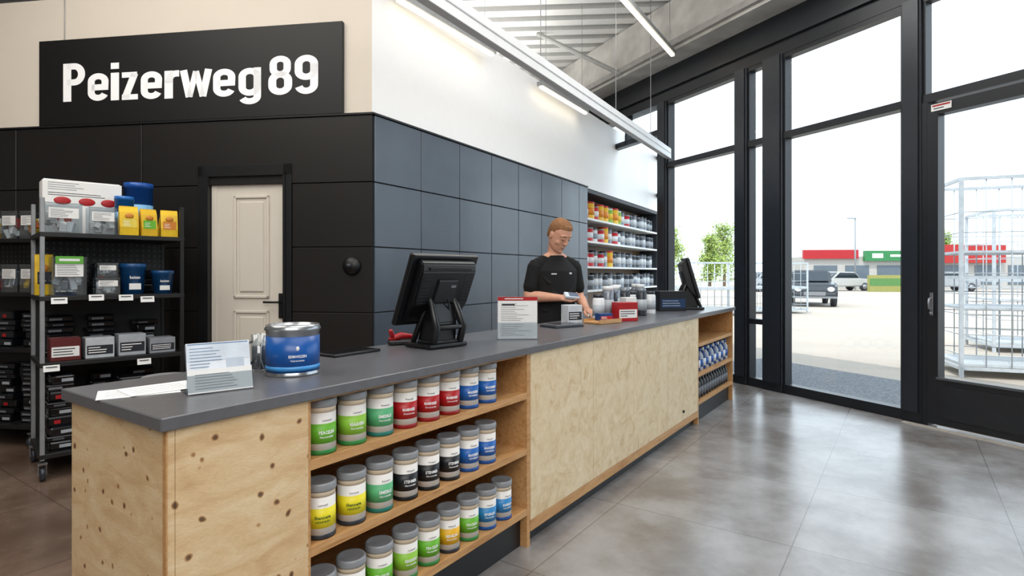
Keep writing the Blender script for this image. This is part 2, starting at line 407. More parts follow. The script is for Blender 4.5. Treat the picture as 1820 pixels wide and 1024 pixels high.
# ---------------------------------------------------------------- wall sign
s=thing('wall_sign',LW(-1.597,-.0,2.606),AL,'large black shop sign with white lettering on cream wall','sign')
b=B(); b.box((0,-.02,.362),(2.74,.035,.724),M('060506',.5),bev=.003); b.obj('sign_board',parent=s)
def arc(cx,cy,rx,ry,a0,a1,n=12):
    return [(cx+rx*math.cos(rad(a0+(a1-a0)*i/n)),cy+ry*math.sin(rad(a0+(a1-a0)*i/n))) for i in range(n+1)]
SW=.185
GL={'P':(.52,[([(.09,0),(.09,1)],0,SW),([(.09,.92),(.26,.92)]+arc(.26,.71,.165,.21,90,-90)+[(.09,.50)],0,.16)]),
'e':(.50,[([(.10,.35),(.405,.35)]+arc(.25,.50,.16,.14,0,180)+arc(.25,.215,.16,.14,180,340),0,.155)]),
'i':(.18,[([(.09,0),(.09,.72)],0,SW),([(.09,.82),(.09,.98)],0,SW)]),
'z':(.39,[([(.02,.65),(.36,.65)],0,.14),([(.31,.68),(.09,.04)],0,.16),([(.02,.07),(.38,.07)],0,.14)]),
'r':(.33,[([(.09,0),(.09,.72)],0,SW),([(.09,.40)]+arc(.25,.455,.155,.185,180,90)+[(.32,.64)],0,.16)]),
'w':(.69,[([(.07,.72),(.20,.02)],0,.155),([(.20,.02),(.345,.68)],0,.125),([(.345,.68),(.49,.02)],0,.125),([(.49,.02),(.62,.72)],0,.155)]),
'g':(.50,[(arc(.25,.50,.16,.14,0,180)+arc(.25,.22,.16,.14,180,360),1,.155),([(.41,.72),(.41,.0)]+arc(.25,-.02,.16,.12,0,-160),0,.155)]),
'8':(.50,[(arc(.25,.795,.145,.13,0,180)+arc(.25,.67,.145,.14,180,360),1,.15),(arc(.25,.36,.165,.165,0,180)+arc(.25,.235,.165,.155,180,360),1,.165)]),
'9':(.50,[(arc(.25,.765,.16,.155,0,180)+arc(.25,.59,.16,.15,180,360),1,.16),([(.41,.78),(.41,.24)]+arc(.25,.235,.16,.155,0,-165),0,.16)])}
LET=M('fbfbfb',.5,var=.01,emit=.1)
x=0; seqx=[]
for ch,gap in zip('Peizerweg89',(.04,.045,.05,.045,.045,.015,.015,.045,.14,.04,0)):
    seqx.append((ch,x)); x+=GL[ch][0]+gap
kx=2.30/x; x_start=1.597-2.725
for ch,xx in seqx:
    b=B(); kk=.322-.014*xx/x
    for pts,cl,w in GL[ch][1]: b.stroke(pts,w,x_start+xx*kx,.196-.036*xx/x,kx,kk,-.0405,-.038,LET,bool(cl))
    b.obj('sign_letter',parent=s)
b=B(); b.tube([(-1.15,-.01,.72),(-1.15,-.01,1.08)],.003,STEEL,6); b.obj('hanging_wire',parent=s)
b=B(); b.lathe([(0,0),(.07,0),(.075,.012),(.06,.03),(.035,.045),(0,.05)],BLACK,rot=Matrix.Rotation(rad(90),4,'X')); b.tube([(0,-.05,0),(0,-.07,0)],.02,M('30343c',.3))
b.obj('wall_sensor',LW(-.15,-.03,1.41),AL,label='small round black sensor fixed to dark panelled wall',cat='sensor')
# ---------------------------------------------------------------- built-in wall shelf
SB=M('2c3036',.55); SBW=M('6e553c',.5)
ws=thing('wall_shelf_unit',TW(4.38,0,0),AT,'recessed dark wall shelving with white shelf edges','shelf')
b=B(); b.bb(0,3.71,.36,.39,0,2.58,SBW); b.bb(0,.03,0.0,.36,0,2.58,SB); b.bb(3.68,3.71,0,.36,0,2.58,SB); b.bb(0,3.71,0,.36,2.53,2.58,SB); b.obj('body',parent=ws)
SZ=[.76,1.105,1.455,1.83,2.165]
for z in SZ:
    b=B(); b.bb(.03,3.68,.0,.36,z-.03,z,M('e8e8e6',.5)); b.obj('shelf_board',parent=ws)
def goods_tin(body,band,lid,r=.082,h=.23):
    t=thing('paint_tin',(0,0,-50),0,'x','tin')
    b=B(); b.lathe([(0,0),(r,0),(r,.006),(r*.97,.01),(r*.97,h*.86),(r,h*.88),(r,h*.9),(0,h*.9)],body,seg=18); b.obj('body',parent=t)
    b=B(); b.lathe([(0,h*.9),(r*.95,h*.9),(r*.95,h),(r*.8,h),(r*.78,h*.95),(0,h*.95)],lid,seg=18); b.obj('lid',parent=t)
    b=B(); b.lathe([(r*.975,h*.25),(r*.985,h*.25),(r*.985,h*.65),(r*.975,h*.65)],band,seg=18); b.obj('label_band',parent=t)
    return t
JG=M('7d848d',.25,.3); JW=M('dfe2e4',.4); JD=M('2b2f36',.3)
kinds={'red':goods_tin(M('c2202a',.4),JW,JG,.085,.21),'yellow':goods_tin(M('e6b92a',.4),M('d9861f',.4),M('c2202a',.4),.088,.26),'green':goods_tin(M('7fae35',.4),YEL,JW,.085,.24),
 'white':goods_tin(JW,M('8f98a4',.5),JG,.078,.20),'grey':goods_tin(JG,JW,JD,.068,.25),'dark':goods_tin(M('3a4048',.3),M('a4aab1',.5),JG,.075,.22)}
seqs=[[],['grey','dark','grey','grey','dark','grey','dark','dark','grey','dark','dark','white','grey','dark','grey','grey','dark'],
 ['red','red','grey','red','grey','yellow','dark','grey','grey','dark','grey','dark','dark','grey','grey','dark','grey'],
 ['white','red','white','red','yellow','grey','red','white','grey','dark','grey','grey','dark','dark','grey','dark','dark'],
 ['red','yellow','red','yellow','yellow','green','yellow','green','grey','red','dark','grey','dark','grey','grey','dark','dark']]
for si,z in enumerate(SZ):
    for i,k in enumerate(seqs[si]):
        x=4.38+.16+i*.212+R.uniform(-.012,.012)
        dup(kinds[k],TW(x,.12+R.uniform(-.01,.02),z+.001),AT,'%s tin with banded label on wall shelf'%k,'tins on the wall shelving')
purge(*kinds.values())
# ---------------------------------------------------------------- counter
b=B(); b.bb(-.005,5.76,-.0,.655,.955,.99,TOP,bev=.003)
b.obj('worktop',(P0[0],P0[1],0),AC,label='long dark grey laminate worktop on wooden shop counter',cat='worktop')
z1=.954
c1=thing('counter_cabinet',CT(.0,0,0),AC,'knotty pine end cabinet under dark grey worktop','cabinet')
b=B(); b.bb(.035,.43,.035,.62,.0,z1,OAK); b.obj('body',parent=c1)
b=B(); b.bb(.015,.035,.015,.63,.0,z1-.001,PINE,bev=.001); b.bb(.012,.0155,.012,.03,0,z1-.002,OAK); b.obj('end_panel',parent=c1)
for za,zb in ((0,.47),(.4706,z1-.001)):
    b=B(); b.bb(.036,.43,.015,.034,za,zb,PINE,bev=.0006); b.obj('front_panel',parent=c1)
def shelfcase(u0,u1,zs,name,label,th=.024):
    t=thing(name,CT(u0,0,0),AC,label,'shelving'); L_=u1-u0
    b=B(); b.bb(.001,th,.02,.62,.0,z1,OAK); b.bb(L_-.028,L_-.001,.02,.62,0,z1,OAK); b.bb(th,L_-.028,.60,.62,.0,z1,M('a97847',.6)); b.bb(th,L_-.028,.03,.6,.944,z1,OAK)
    b.obj('body',parent=t)
    b=B(); b.bb(th,L_-.028,.06,.08,0,zs[0]-.03,BLACK); b.obj('plinth',parent=t)
    for z in zs:
        b=B(); b.bb(th,L_-.028,.02,.6,z-.032,z,OAK,bev=.001); b.obj('shelf_board',parent=t)
    return t
shelfcase(.432,1.712,[.19,.49,.763],'display_shelf_unit','open oak shelf unit filled with paint cans',.010)
shelfcase(4.48,5.73,[.20,.45,.72],'display_shelf_unit','open oak shelf unit with bottles at counter end')
c2=thing('counter_cabinet',CT(1.714,0,0),AC,'pale burl wood panelled cabinet with black plinth','cabinet')
b=B(); b.bb(0,2.764,.04,.62,.07,z1,M('6b5036',.6)); b.obj('body',parent=c2)
b=B(); b.bb(0,2.764,.06,.08,0,.07,BLACK); b.obj('plinth',parent=c2)
b=B(); b.bb(0,2.764,.018,.04,.07,.125,OAK,bev=.001); b.obj('bottom_rail',parent=c2)
us=[0,.69,1.30,1.98,2.764]
for a,c in zip(us,us[1:]):
    for za,zb in ((.127,.4868),(.4872,z1-.002)):
        b=B(); b.bb(a+.002,c-.002,.018,.04,za,zb,BURL,bev=.0004); b.obj('panel',parent=c2)
b=B(); b.cyl((2.35,.012,.2),.012,.01,BLACK,rot=Matrix.Rotation(rad(90),4,'X')); b.obj('socket',parent=c2)
# paint cans
LIDG=M('8d9094',.4,.1); CANW=M('e4e1dc',.4,var=.03); CANB=M('c9b79f',.5)
def can(col,dark,txts,sub):
    r,h=.049,.168
    S_=Matrix.Diagonal((1.0,1.0,1.065,1))
    t=thing('paint_can',(0,0,-50),0,'x','paint can')
    b=B(); b.xf=S_; b.lathe([(0,0),(r*1.02,0),(r*1.02,.008),(r,.011),(r,.014)],dark,seg=28); b.lathe([(0,.013),(r*.99,.013),(r*.99,.127),(0,.127)],CANW,seg=28)
    b.lathe([(0,.126),(r*.985,.126),(r*.985,.145),(0,.145)],CANB,seg=28); b.obj('body',parent=t)
    b=B(); b.xf=S_; b.lathe([(0,.144),(r*1.03,.144),(r*1.05,.148),(r*1.05,.163),(r*1.0,h),(r*.86,h),(r*.82,.160),(r*.3,.158),(0,.158)],LIDG,seg=28); b.obj('lid',parent=t)
    b=B(); b.xf=S_; b.lathe([(r*.99,.034),(r*1.0,.034),(r*1.0,.094),(r*.99,.094)],col,seg=28); b.obj('label_band',parent=t)
    b=B(); b.xf=S_; b.text(txts[0],.010,sub,c=(0,0,.062),wrap=r*1.005,width=.052,ext=.0006,bold=.02,res=1)
    b.text(txts[1],.0065,sub,c=(0,0,.050),wrap=r*1.005,width=.045,ext=.0006,res=1)
    b.text(txts[2],.005,INK,c=(-.0,0,.102),wrap=r*1.005,width=.03,ext=.0006,res=1)
    b.obj('label_print',parent=t)
    return t
W_=M('f0f0f0',.5,var=.01)
K={'green':can(GREEN,M('2e7d3a',.4),('PEACELIN','Neremeinn','Lernerd'),W_),'lime':can(M('8fc63c',.45),M('2e7d3a',.4),('BEASDERN','Neremeinn','Lernerd'),W_),'yellow':can(M('eadb23',.45),JD,('Stennern','NEREMLIN','Lernerd'),M('4a6a2a',.6)),
 'teal':can(M('58b07a',.45),M('1d6f62',.4),('SMEIRLE','Neremeinn','Pernel'),W_),'red':can(M('b3141c',.4),M('8c1016',.4),('MAMINNED','Stenneren','Pernel'),W_),
 'black':can(M('17181d',.4),BLACK,('STENMEB','Neremeinn','Mearl'),W_),'blue':can(M('1c62b4',.4),M('144a90',.4),('MAASSEBEIN','NEWERLIN','Mearl'),W_),
 'light blue':can(M('2d86c4',.4),M('144a90',.4),('BINERLIN','Neremeinn','Mearl'),W_),'orange':can(M('e9b21b',.45),JD,('BENELIN','Stenneren','Pernel'),W_)}
rows=[(.19,['green','lime','green','lime','green','orange','green','light blue','light blue']),
 (.49,['yellow','yellow','teal','black','black','black','blue','blue']),
 (.763,['green','lime','teal','red','red','red','blue','blue'])]
for z,row in rows:
    for i,k in enumerate(row):
        dup(K[k],CT(.520+i*.1285+R.uniform(-.003,.003),.076,z+.0005),AC-rad(22)+R.uniform(-.15,.15),'white paint can with %s label and grey lid'%k,'paint cans on the counter shelves')
purge(*K.values())
def bottle(body,lab):
    t=thing('bottle',(0,0,-50),0,'x','bottle')
    b=B(); b.lathe([(0,0),(.03,0),(.032,.005),(.032,.13),(.02,.155),(.012,.165),(.012,.175),(0,.175)],body,seg=14); b.obj('body',parent=t)
    b=B(); b.lathe([(0,.172),(.015,.172),(.015,.2),(0,.2)],lab,seg=12); b.obj('cap',parent=t)
    b=B(); b.lathe([(.0325,.03),(.033,.03),(.033,.1),(.0325,.1)],lab,seg=14); b.obj('label_band',parent=t)
    return t
b1=bottle(M('aab2bb',.4),BLUE); b2=bottle(M('1a1b20',.3),M('6b7077',.5)); b3=bottle(NAVY,JW)
for i in range(13):
    for j in range(2):
        u=4.56+i*.088
        dup([b1,b3][(i+j)%2],CT(u,.08+j*.1,.451),AC,'%s bottle in the counter end shelf'%('white and blue' if (i+j)%2==0 else 'blue'),'bottles in the counter end shelf')
        dup(b2,CT(u,.08+j*.1,.201),AC,'black bottle with grey label in the counter end shelf','bottles in the counter end shelf')
purge(b1,b2,b3)
# ---------------------------------------------------------------- counter-top things
def marks(b,x0,x1,z0,z1,y,m,n=6,seed=1,h=.4):
    r=random.Random(seed); dz=(z1-z0)/n
    for i in range(n):
        L_=(x1-x0)*r.uniform(.45,1)
        b.box((x0+L_/2,y,z1-(i+.5)*dz),(L_,.0008,dz*h),m)
t=thing('paint_tin',(-.79,2.07,.9905),AC-rad(25),'large blue paint tin with silver rim on worktop','paint tin')
r=.091
b=B(); b.lathe([(0,0),(r*1.04,0),(r*1.05,.006),(r*1.0,.012),(r*1.0,.155),(r*1.05,.159),(r*1.05,.166),(r*1.0,.170),(r,.177),(r*.9,.177),(r*.88,.168),(0,.168)],M('aeb2b6',.25,.9),seg=40); b.obj('body',parent=t)
b=B(); b.lathe([(r*1.0,.014),(r*1.01,.014),(r*1.01,.138),(r*1.0,.138)],M('10509a',.3),seg=40); b.lathe([(r*1.01,.02),(r*1.014,.02),(r*1.014,.035),(r*1.01,.035)],M('3f8fd0',.3),seg=40); b.obj('label_band',parent=t)
b=B(); b.text('BEIMWEIZEN',.009,W_,c=(0,0,.066),wrap=r*1.012,width=.06,ext=.0008,bold=.01); b.text('Neremeinn',.006,W_,c=(0,0,.053),wrap=r*1.012,width=.045,ext=.0008); b.ell((0,-r*1.01,.098),(.006,.003,.008),W_,seg=10)
b.obj('label_print',parent=t)
b=B(); b.tube([(-r*1.05,0,.14),(-r*1.18,-.01,.10),(-r*1.2,-.02,.06),(-r*1.1,-.02,.03)],.0025,STEEL,8); b.obj('handle',parent=t)
t=thing('measuring_mug',(-.935,2.125,.9905),AC,'small clear mug with dark handle on worktop','mug')
b=B(); b.lathe([(0,0),(.028,0),(.03,.004),(.03,.135),(.027,.135),(.027,.006),(0,.006)],PLASTIC,seg=20); b.obj('body',parent=t)
b=B(); b.lathe([(0,.007),(.0265,.007),(.0265,.09),(0,.09)],M('3a4048',.3),seg=20); b.obj('contents',parent=t)
b=B(); b.tube([(-.03,0,.11),(-.055,0,.1),(-.058,0,.05),(-.03,0,.03)],.004,JD,8); b.obj('handle',parent=t)
for i,(x,y,a,l) in enumerate(((-1.13,1.74,.15,'white paper sheet lying on worktop'),(-1.09,1.79,.42,'white paper sheet lying at an angle on worktop'))):
    b=B(); b.box((0,0,.0008),(.21,.15,.0012),PAPER)
    for j in range(4): b.box((-.01,-.04+j*.025,.0016),(.15,.003,.0004),INK)
    b.obj('paper_sheet',(x,y,.9905+i*.0022),rad(25)+a,label=l,cat='paper',group='papers on the worktop')
t=thing('ticket_holder',(-.885,1.745,.9905),rad(40),'clear holder with printed white tickets on worktop','card holder')
tilt=Matrix.Rotation(rad(-14),4,'X')
b=B(); b.box((0,.03,.002),(.185,.07,.004),PLASTIC); b.xf=tilt; b.box((0,.004,.075),(.185,.003,.15),PLASTIC); b.box((0,-.012,.03),(.185,.003,.05),PLASTIC); b.obj('holder',parent=t)
b=B(); b.xf=tilt; b.box((0,-.001,.078),(.178,.004,.148),M('dfe5ec',.5)); b.box((0,-.0035,.122),(.178,.001,.05),M('cfd8e2',.5)); b.box((-.0,-.0035,.148),(.17,.0012,.003),M('56789c',.6))
marks(b,-.08,.03,.055,.14,-.0045,M('6c89a8',.6),9,3,.18); b.box((.045,-.0048,.085),(.05,.001,.03),M('b8c3cf',.5)); b.obj('ticket',parent=t)
b=B(); b.xf=tilt; b.box((0,-.0085,.036),(.18,.002,.07),PAPER); marks(b,-.07,.05,.01,.06,-.0102,INK,6,5,.18); b.obj('ticket',parent=t)
b=B(); b.box((0,0,.006),(.26,.13,.012),BLACK,bev=.003); b.box((0,0,.0125),(.23,.10,.002),M('0a0a0c',.2)); b.obj('desk_pad',CT(1.03,.55,.9905),AC,label='flat black pad at back edge of worktop',cat='pad')
def monitor(loc,rz,s,label,th=24,w=.42):
    t=thing('pos_monitor',loc,rz,label,'monitor')
    PB=M('0d0e11',.35); PG=M('1e2024',.4)
    b=B(); b.xf=Matrix.Scale(s,4); b.box((0,.02,.012),(.24,.20,.022),PB,bev=.008,seg=2); b.box((0,.0,.028),(.17,.13,.014),PG,bev=.005)
    b.obj('base',parent=t)
    b=B(); b.xf=Matrix.Scale(s,4)
    for x in (-.085,.085):
        b.tube([(x,-.06,.03),(x,-.085,.10),(x*.9,-.04,.20),(x*.8,0,.27)],[.018,.02,.018,.014],PB,8)
        b.tube([(x,.09,.03),(x*.9,.05,.12),(x*.8,.01,.20)],[.014,.014,.012],PB,8)
    b.tube([(-.085,-.085,.1),(.085,-.085,.1)],.012,PB,8)
    b.prism([(-.05,.03),(.08,.03),(.05,.12),(.02,.24),(-.02,.24),(-.055,.12)],-.07,.07,PB,bev=.006)
    b.obj('stand',parent=t)
    T=Matrix.Scale(s,4)@Matrix.Translation((0,.0,.275))@Matrix.Rotation(rad(th),4,'X')
    b=B(); b.xf=T; k=w/.42
    b.box((0,.02,0),(w,.028,.37),PB,bev=.008,seg=2)
    b.prism([(.006,-.17),(-.02,-.12),(-.045,-.05),(-.045,.12),(-.03,.155),(.006,.165)],-.17*k,.17*k,PB,bev=.006)
    b.box((0,-.05,.02),(.12,.02,.12),PG,bev=.004)
    b.box((0,-.046,.135),(.26*k,.004,.012),PG); b.box((0,.006,.178),(.40*k,.012,.008),PG)
    for i in range(9): b.box((-.13*k,-.046,.10-i*.018),(.05*k,.003,.006),PG); b.box((.13*k,-.046,.10-i*.018),(.05*k,.003,.006),PG)
    b.box((.03,-.062,.05),(.03,.003,.012),M('70757c',.4)); b.tube([(.02,-.06,-.02),(.04,-.075,-.09),(.03,-.06,-.17)],.004,PB,6)
    b.obj('housing',parent=t)
    b=B(); b.xf=T; b.box((0,.0355,0),(w-.035,.003,.335),M('2c3c52',.1)); b.obj('screen',parent=t)
    return t
monitor((-.36,2.82,.9905),AC-rad(8),1.0,'black point-of-sale monitor seen from behind on worktop')
monitor(CT(5.10,.30,.9905),rad(262),1.12,'small black point-of-sale terminal seen side-on at counter end',16,.3)
t=thing('hand_scanner',(-.56,2.90,.9905),rad(20),'red and black hand scanner beside monitor','scanner')
b=B(); b.box((0,0,.012),(.13,.07,.024),BLACK,bev=.006); b.obj('base',parent=t)
b=B(); b.tube([(-.05,0,.03),(0,0,.045),(.05,0,.04)],[.014,.018,.012],RED,10); b.tube([(-.04,.0,.03),(-.055,-.02,.07)],[.012,.012],RED,8); b.obj('handle',parent=t)
t=thing('leaflet_holder',(.03,3.11,.9905),rad(4),'acrylic leaflet holder with white sheet and red header','leaflet holder')
b=B(); b.box((0,.02,.003),(.222,.08,.006),PLASTIC); b.box((0,.004,.118),(.222,.003,.232),PLASTIC); b.box((0,-.008,.05),(.222,.003,.09),PLASTIC); b.obj('holder',parent=t)
b=B(); b.box((0,0,.119),(.214,.003,.226),PAPER); b.box((0,-.0022,.222),(.214,.001,.02),RED); b.box((-.02,-.0032,.222),(.10,.0008,.005),PAPER)
marks(b,-.09,.06,.10,.20,-.0022,INK,10,8,.2); marks(b,-.09,.085,.02,.09,-.0022,INK,6,9,.18); b.box((-.05,-.0022,.19),(.07,.001,.008),INKD)
b.obj('leaflet',parent=t)
b=B(); b.box((0,0,.006),(.25,.17,.012),JD,bev=.003); b.box((.01,.005,.016),(.23,.16,.008),M('6b6f75',.35),bev=.002); b.box((.01,.005,.0205),(.2,.135,.001),M('3c4148',.2))
b.obj('tablet',CT(2.70,.40,.9905),AC+rad(-20),label='grey tablet lying on dark folder on worktop',cat='tablet')
b=B(); b.box((0,0,.008),(.24,.16,.016),OAK,bev=.004); b.box((0,.075,.022),(.24,.01,.02),OAK); b.box((0,-.075,.022),(.24,.01,.02),OAK)
b.obj('wooden_tray',CT(3.12,.30,.9905),AC-rad(15),label='small wooden tray on worktop',cat='tray')
def carton(name,loc,rz,w,d,h,mat,band,label,seed=1,mk=INKD,group=None):
    t=thing(name,loc,rz,label,'box',group)
    b=B(); b.box((0,0,h/2),(w,d,h),mat,bev=.002); b.box((0,0,h-.001),(w*.96,.002,.003),M('bbbbbb',.5)); b.obj('body',parent=t)
    b=B(); b.box((0,-d/2-.0006,h*.4),(w*.9,.0014,h*.45),band); marks(b,-w*.4,w*.35,h*.22,h*.58,-d/2-.0012,mk,3,seed,.35)
    b.obj('label_print',parent=t); return t
carton('carton',CT(3.40,.25,.9905),AC-rad(35),.17,.10,.14,RED,PAPER,'red carton with white label on worktop',2)
carton('carton',CT(3.58,.30,.9905),AC-rad(30),.10,.09,.17,PAPER,NAVY,'white carton with navy label on worktop',3,W_)
carton('carton',CT(3.16,.31,1.008),AC-rad(30),.11,.07,.05,NAVY,RED,'small navy carton lying on wooden tray',4,W_)
carton('carton',CT(4.72,.36,.9905),AC-rad(45),.27,.15,.19,M('15171c',.4),M('123055',.4),'black carton with blue label on worktop',5,M('8a93a0',.5))
carton('carton',CT(3.02,.50,.9905),AC-rad(30),.12,.10,.13,M('c9ced4',.4),JD,'grey carton with dark label on worktop',6,W_)
def jar(body,lid,h,r=.045):
    t=thing('jar',(0,0,-50),0,'x','jar')
    b=B(); b.lathe([(0,0),(r,0),(r*1.02,.006),(r*1.02,h*.8),(r*.85,h*.88),(0,h*.88)],body,seg=20); b.obj('body',parent=t)
    b=B(); b.lathe([(0,h*.87),(r*.9,h*.87),(r*.9,h),(0,h)],lid,seg=20); b.obj('lid',parent=t)
    b=B(); b.lathe([(r*1.02,h*.2),(r*1.035,h*.2),(r*1.035,h*.6),(r*1.02,h*.6)],M('aab0b6',.4),seg=20); b.obj('label_band',parent=t); return t
j1=jar(JG,JW,.26); j2=jar(JD,JG,.23); j3=jar(JW,JD,.20)
jl=[(3.30,.42,j3,'white'),(3.42,.40,j1,'grey'),(3.54,.42,j2,'dark'),(3.68,.46,j1,'grey'),(3.80,.58,j3,'white'),(3.88,.46,j2,'dark'),(3.98,.58,j1,'grey'),(4.10,.48,j3,'white'),(4.20,.59,j2,'dark'),(4.32,.50,j1,'grey'),(4.44,.59,j1,'grey'),(4.24,.37,j3,'white'),(3.98,.35,j2,'dark')]
for u,v,j,n in jl: dup(j,CT(u,v,.9905),AC,'%s jar with lid on worktop'%n,'jars on the worktop')
purge(j1,j2,j3)
b=B(); b.cyl((0,0,.06),.04,.12,M('d9dcdf',.4)); b.box((0,0,.14),(.05,.05,.05),JD,bev=.006); b.obj('dispenser',CT(5.45,.42,.9905),AC,label='small white and dark dispenser at counter end',cat='dispenser')
# ---------------------------------------------------------------- rack with goods
RO=(-3.055,3.71); AR=math.atan2(.59,.601)
def RK(x,y,z): return fr(RO,AR,x,y,z)
def rack(origin,ang,L_,D_,zs,top,label,pm,cast=True):
    t=thing('shelving_rack',(*origin,0),ang,label,'shelving rack')
    for x in (.015,L_-.015):
        for y in (.015,D_-.015):
            b=B(); b.box((x,y,(top+.13)/2),(.026,.024,top-.13),pm if x<.1 else BLACK,bev=.003)
            b.obj('post',parent=t)
            w=thing('castor',(x,y,0),0,None,None); w.parent=t
            b=B(); b.cyl((0,0,.045),.045,.028,JD,rot=Matrix.Rotation(rad(90),4,'Y'),seg=20); b.obj('wheel',parent=w)
            b=B(); b.cyl((0,0,.045),.014,.04,STEEL,rot=Matrix.Rotation(rad(90),4,'Y'),seg=12); b.box((.02,0,.075),(.004,.03,.07),STEEL); b.box((-.02,0,.075),(.004,.03,.07),STEEL); b.box((0,0,.113),(.05,.05,.012),STEEL); b.obj('fork',parent=w)
    for z in zs:
        b=B(); b.bb(0,L_,0,D_,z-.03,z,SHELFBLK,bev=.002); b.obj('shelf_board',parent=t)
    b=B(); b.bb(.02,L_-.02,D_-.02,D_-.01,zs[0],zs[-1]+.02,SHELFBLK)
    for i in range(int(L_/.04)-1):
        for j in range(10): b.box((.05+i*.04,D_-.021,zs[2]+.05+j*.04),(.012,.002,.02),M('3b3f44',.4))
    b.obj('back_panel',parent=t)
    return t
RZ=[.17,.765,1.20,1.62]
rack(RO,AR,.842,.57,RZ,1.845,'black steel shelving rack on castors loaded with goods',GALV)
R2=(-4.49,4.545); A2=rad(-8.4)
rack(R2,A2,.80,.33,RZ,1.66,'black steel shelving rack against dark wall',BLACK)
def plastic_box(x,y,z,w,d,h,inner,label,seed=1,ang=AR,pos=RK,group='packs on the shelving rack'):
    t=thing('plastic_box',pos(x,y,z+.001),ang,label,'plastic box',group)
    b=B(); th=.003
    b.bb(-w/2,w/2,-d/2,d/2,0,th,PLASTIC); b.bb(-w/2,w/2,-d/2,-d/2+th,th,h,PLASTIC); b.bb(-w/2,w/2,d/2-th,d/2,th,h,PLASTIC); b.bb(-w/2,-w/2+th,-d/2,d/2,th,h,PLASTIC); b.bb(w/2-th,w/2,-d/2,d/2,th,h,PLASTIC)
    b.bb(-w/2-.004,w/2+.004,-d/2-.004,-d/2+.002,h-.008,h,PLASTIC); b.obj('body',parent=t)
    b=B(); b.box((0,-d/2-.002,h*.66),(w*.8,.002,h*.34),PAPER); marks(b,-w*.35,w*.3,h*.52,h*.8,-d/2-.0032,INKD,6,seed,.25); b.obj('label_card',parent=t)
    b=B(); rr=random.Random(seed)
    for i in range(16):
        b.box((rr.uniform(-.36,.36)*w,rr.uniform(-.32,.2)*d,th+h*rr.uniform(.18,.6)),(w*.2,d*.3,h*rr.uniform(.2,.4)),inner[i%len(inner)],rot=(rr.uniform(-.2,.2),rr.uniform(-.4,.4),rr.uniform(-.5,.5)),bev=.004)
    b.obj('contents',parent=t); return t
G_='packs on the shelving rack'
plastic_box(.13,.12,1.62,.20,.16,.20,[PAPER,JW,M('c23a2c',.5),PAPER,PAPER],'clear plastic box with white and red packs',1)
plastic_box(.345,.10,1.62,.16,.14,.185,[PAPER,JW,INK,PAPER,PAPER],'clear plastic box with white printed card',2)
def bag(x,y,z,w,h,mat,band,label,rot=0,pos=RK,ang=AR):
    t=thing('pouch',pos(x,y,z+.001),ang+rot,label,'pouch',G_)
    b=B(); b.prism([(-.035,0),(.035,0),(.04,h*.3),(.022,h*.8),(.003,h*.97),(.003,h),(-.003,h),(-.003,h*.97),(-.022,h*.8),(-.04,h*.3)],-w/2,w/2,mat,bev=.002); b.obj('body',parent=t)
    b=B(); b.box((0,-.0375,h*.42),(w*.75,.006,h*.3),band); b.ell((0,-.036,h*.66),(w*.24,.006,h*.09),M('c9822a',.5),seg=10); marks(b,-w*.3,w*.25,h*.32,h*.5,-.0406,PAPER,3,4,.3); b.obj('label_print',parent=t); return t
bag(.50,.075,1.62,.115,.21,YEL,M('e6cf50',.5),'yellow pouch on rack top shelf')
bag(.625,.09,1.62,.105,.20,M('d9ae18',.45),GREEN,'yellow and green pouch on rack top shelf',.1)
bag(.76,.09,1.62,.11,.20,YEL,M('cf7d1c',.5),'yellow and orange pouch on rack top shelf',-.1)
bag(.78,.22,1.62,.1,.18,M('d9a614',.45),YEL,'yellow pouch at rack end',.4)
t=thing('display_carton',RK(.27,.38,1.621),AR,'white carton with red oval motifs on top shelf','carton')
b=B(); b.box((0,0,.19),(.46,.18,.38),PAPER,bev=.003); b.box((0,-.02,.385),(.44,.10,.006),M('dcdcdc',.5)); b.obj('body',parent=t)
for x in (-.12,.02,.15):
    b=B(); b.ell((x,-.091,.24),(.05,.004,.028),RED,seg=14); b.obj('oval_motif',parent=t)
b=B(); marks(b,-.2,.1,.31,.37,-.0902,INK,4,4,.3); marks(b,-.2,.18,.27,.30,-.0902,INKD,2,5,.3); b.obj('label_print',parent=t)
for x,y,z,r,h,m,l in ((.50,.205,1.62,.06,.29,M('1d68b4',.3),'blue cylindrical tub on rack top shelf'),(.63,.40,1.62,.095,.42,M('184f9e',.3),'tall blue cylindrical tub on rack top shelf')):
    b=B(); b.lathe([(0,0),(r,0),(r,h*.9),(r*1.04,h*.9),(r*1.04,h),(r*.9,h),(0,h*.98)],m,seg=28); b.lathe([(r*1.0,h*.35),(r*1.012,h*.35),(r*1.012,h*.6),(r*1.0,h*.6)],M('7fb4dc',.4),seg=28); b.obj('tub',RK(x,y,z+.001),0,label=l,cat='tub',group=G_)
bag(.05,.30,1.20,.10,.28,YEL,JD,'yellow and black pouch on rack shelf')
plastic_box(.16,.12,1.20,.19,.15,.26,[M('9da2a8',.5),PAPER,JG,JW],'tall clear plastic box with green topped card',5)
b=B(); b.box((0,0,.0),(.15,.003,.05),M('58a335',.5)); b.box((0,-.002,0),(.11,.001,.016),PAPER); b.obj('header_card',RK(.16,.035,1.44),AR,label='green header card clipped to a clear box',cat='card',group=G_)
plastic_box(.375,.10,1.20,.14,.12,.12,[PAPER,JW],'small clear plastic box on rack shelf',6)
plastic_box(.375,.10,1.322,.12,.10,.10,[M('b0b4ba',.5),PAPER,JG],'small clear plastic box stacked on another',7)
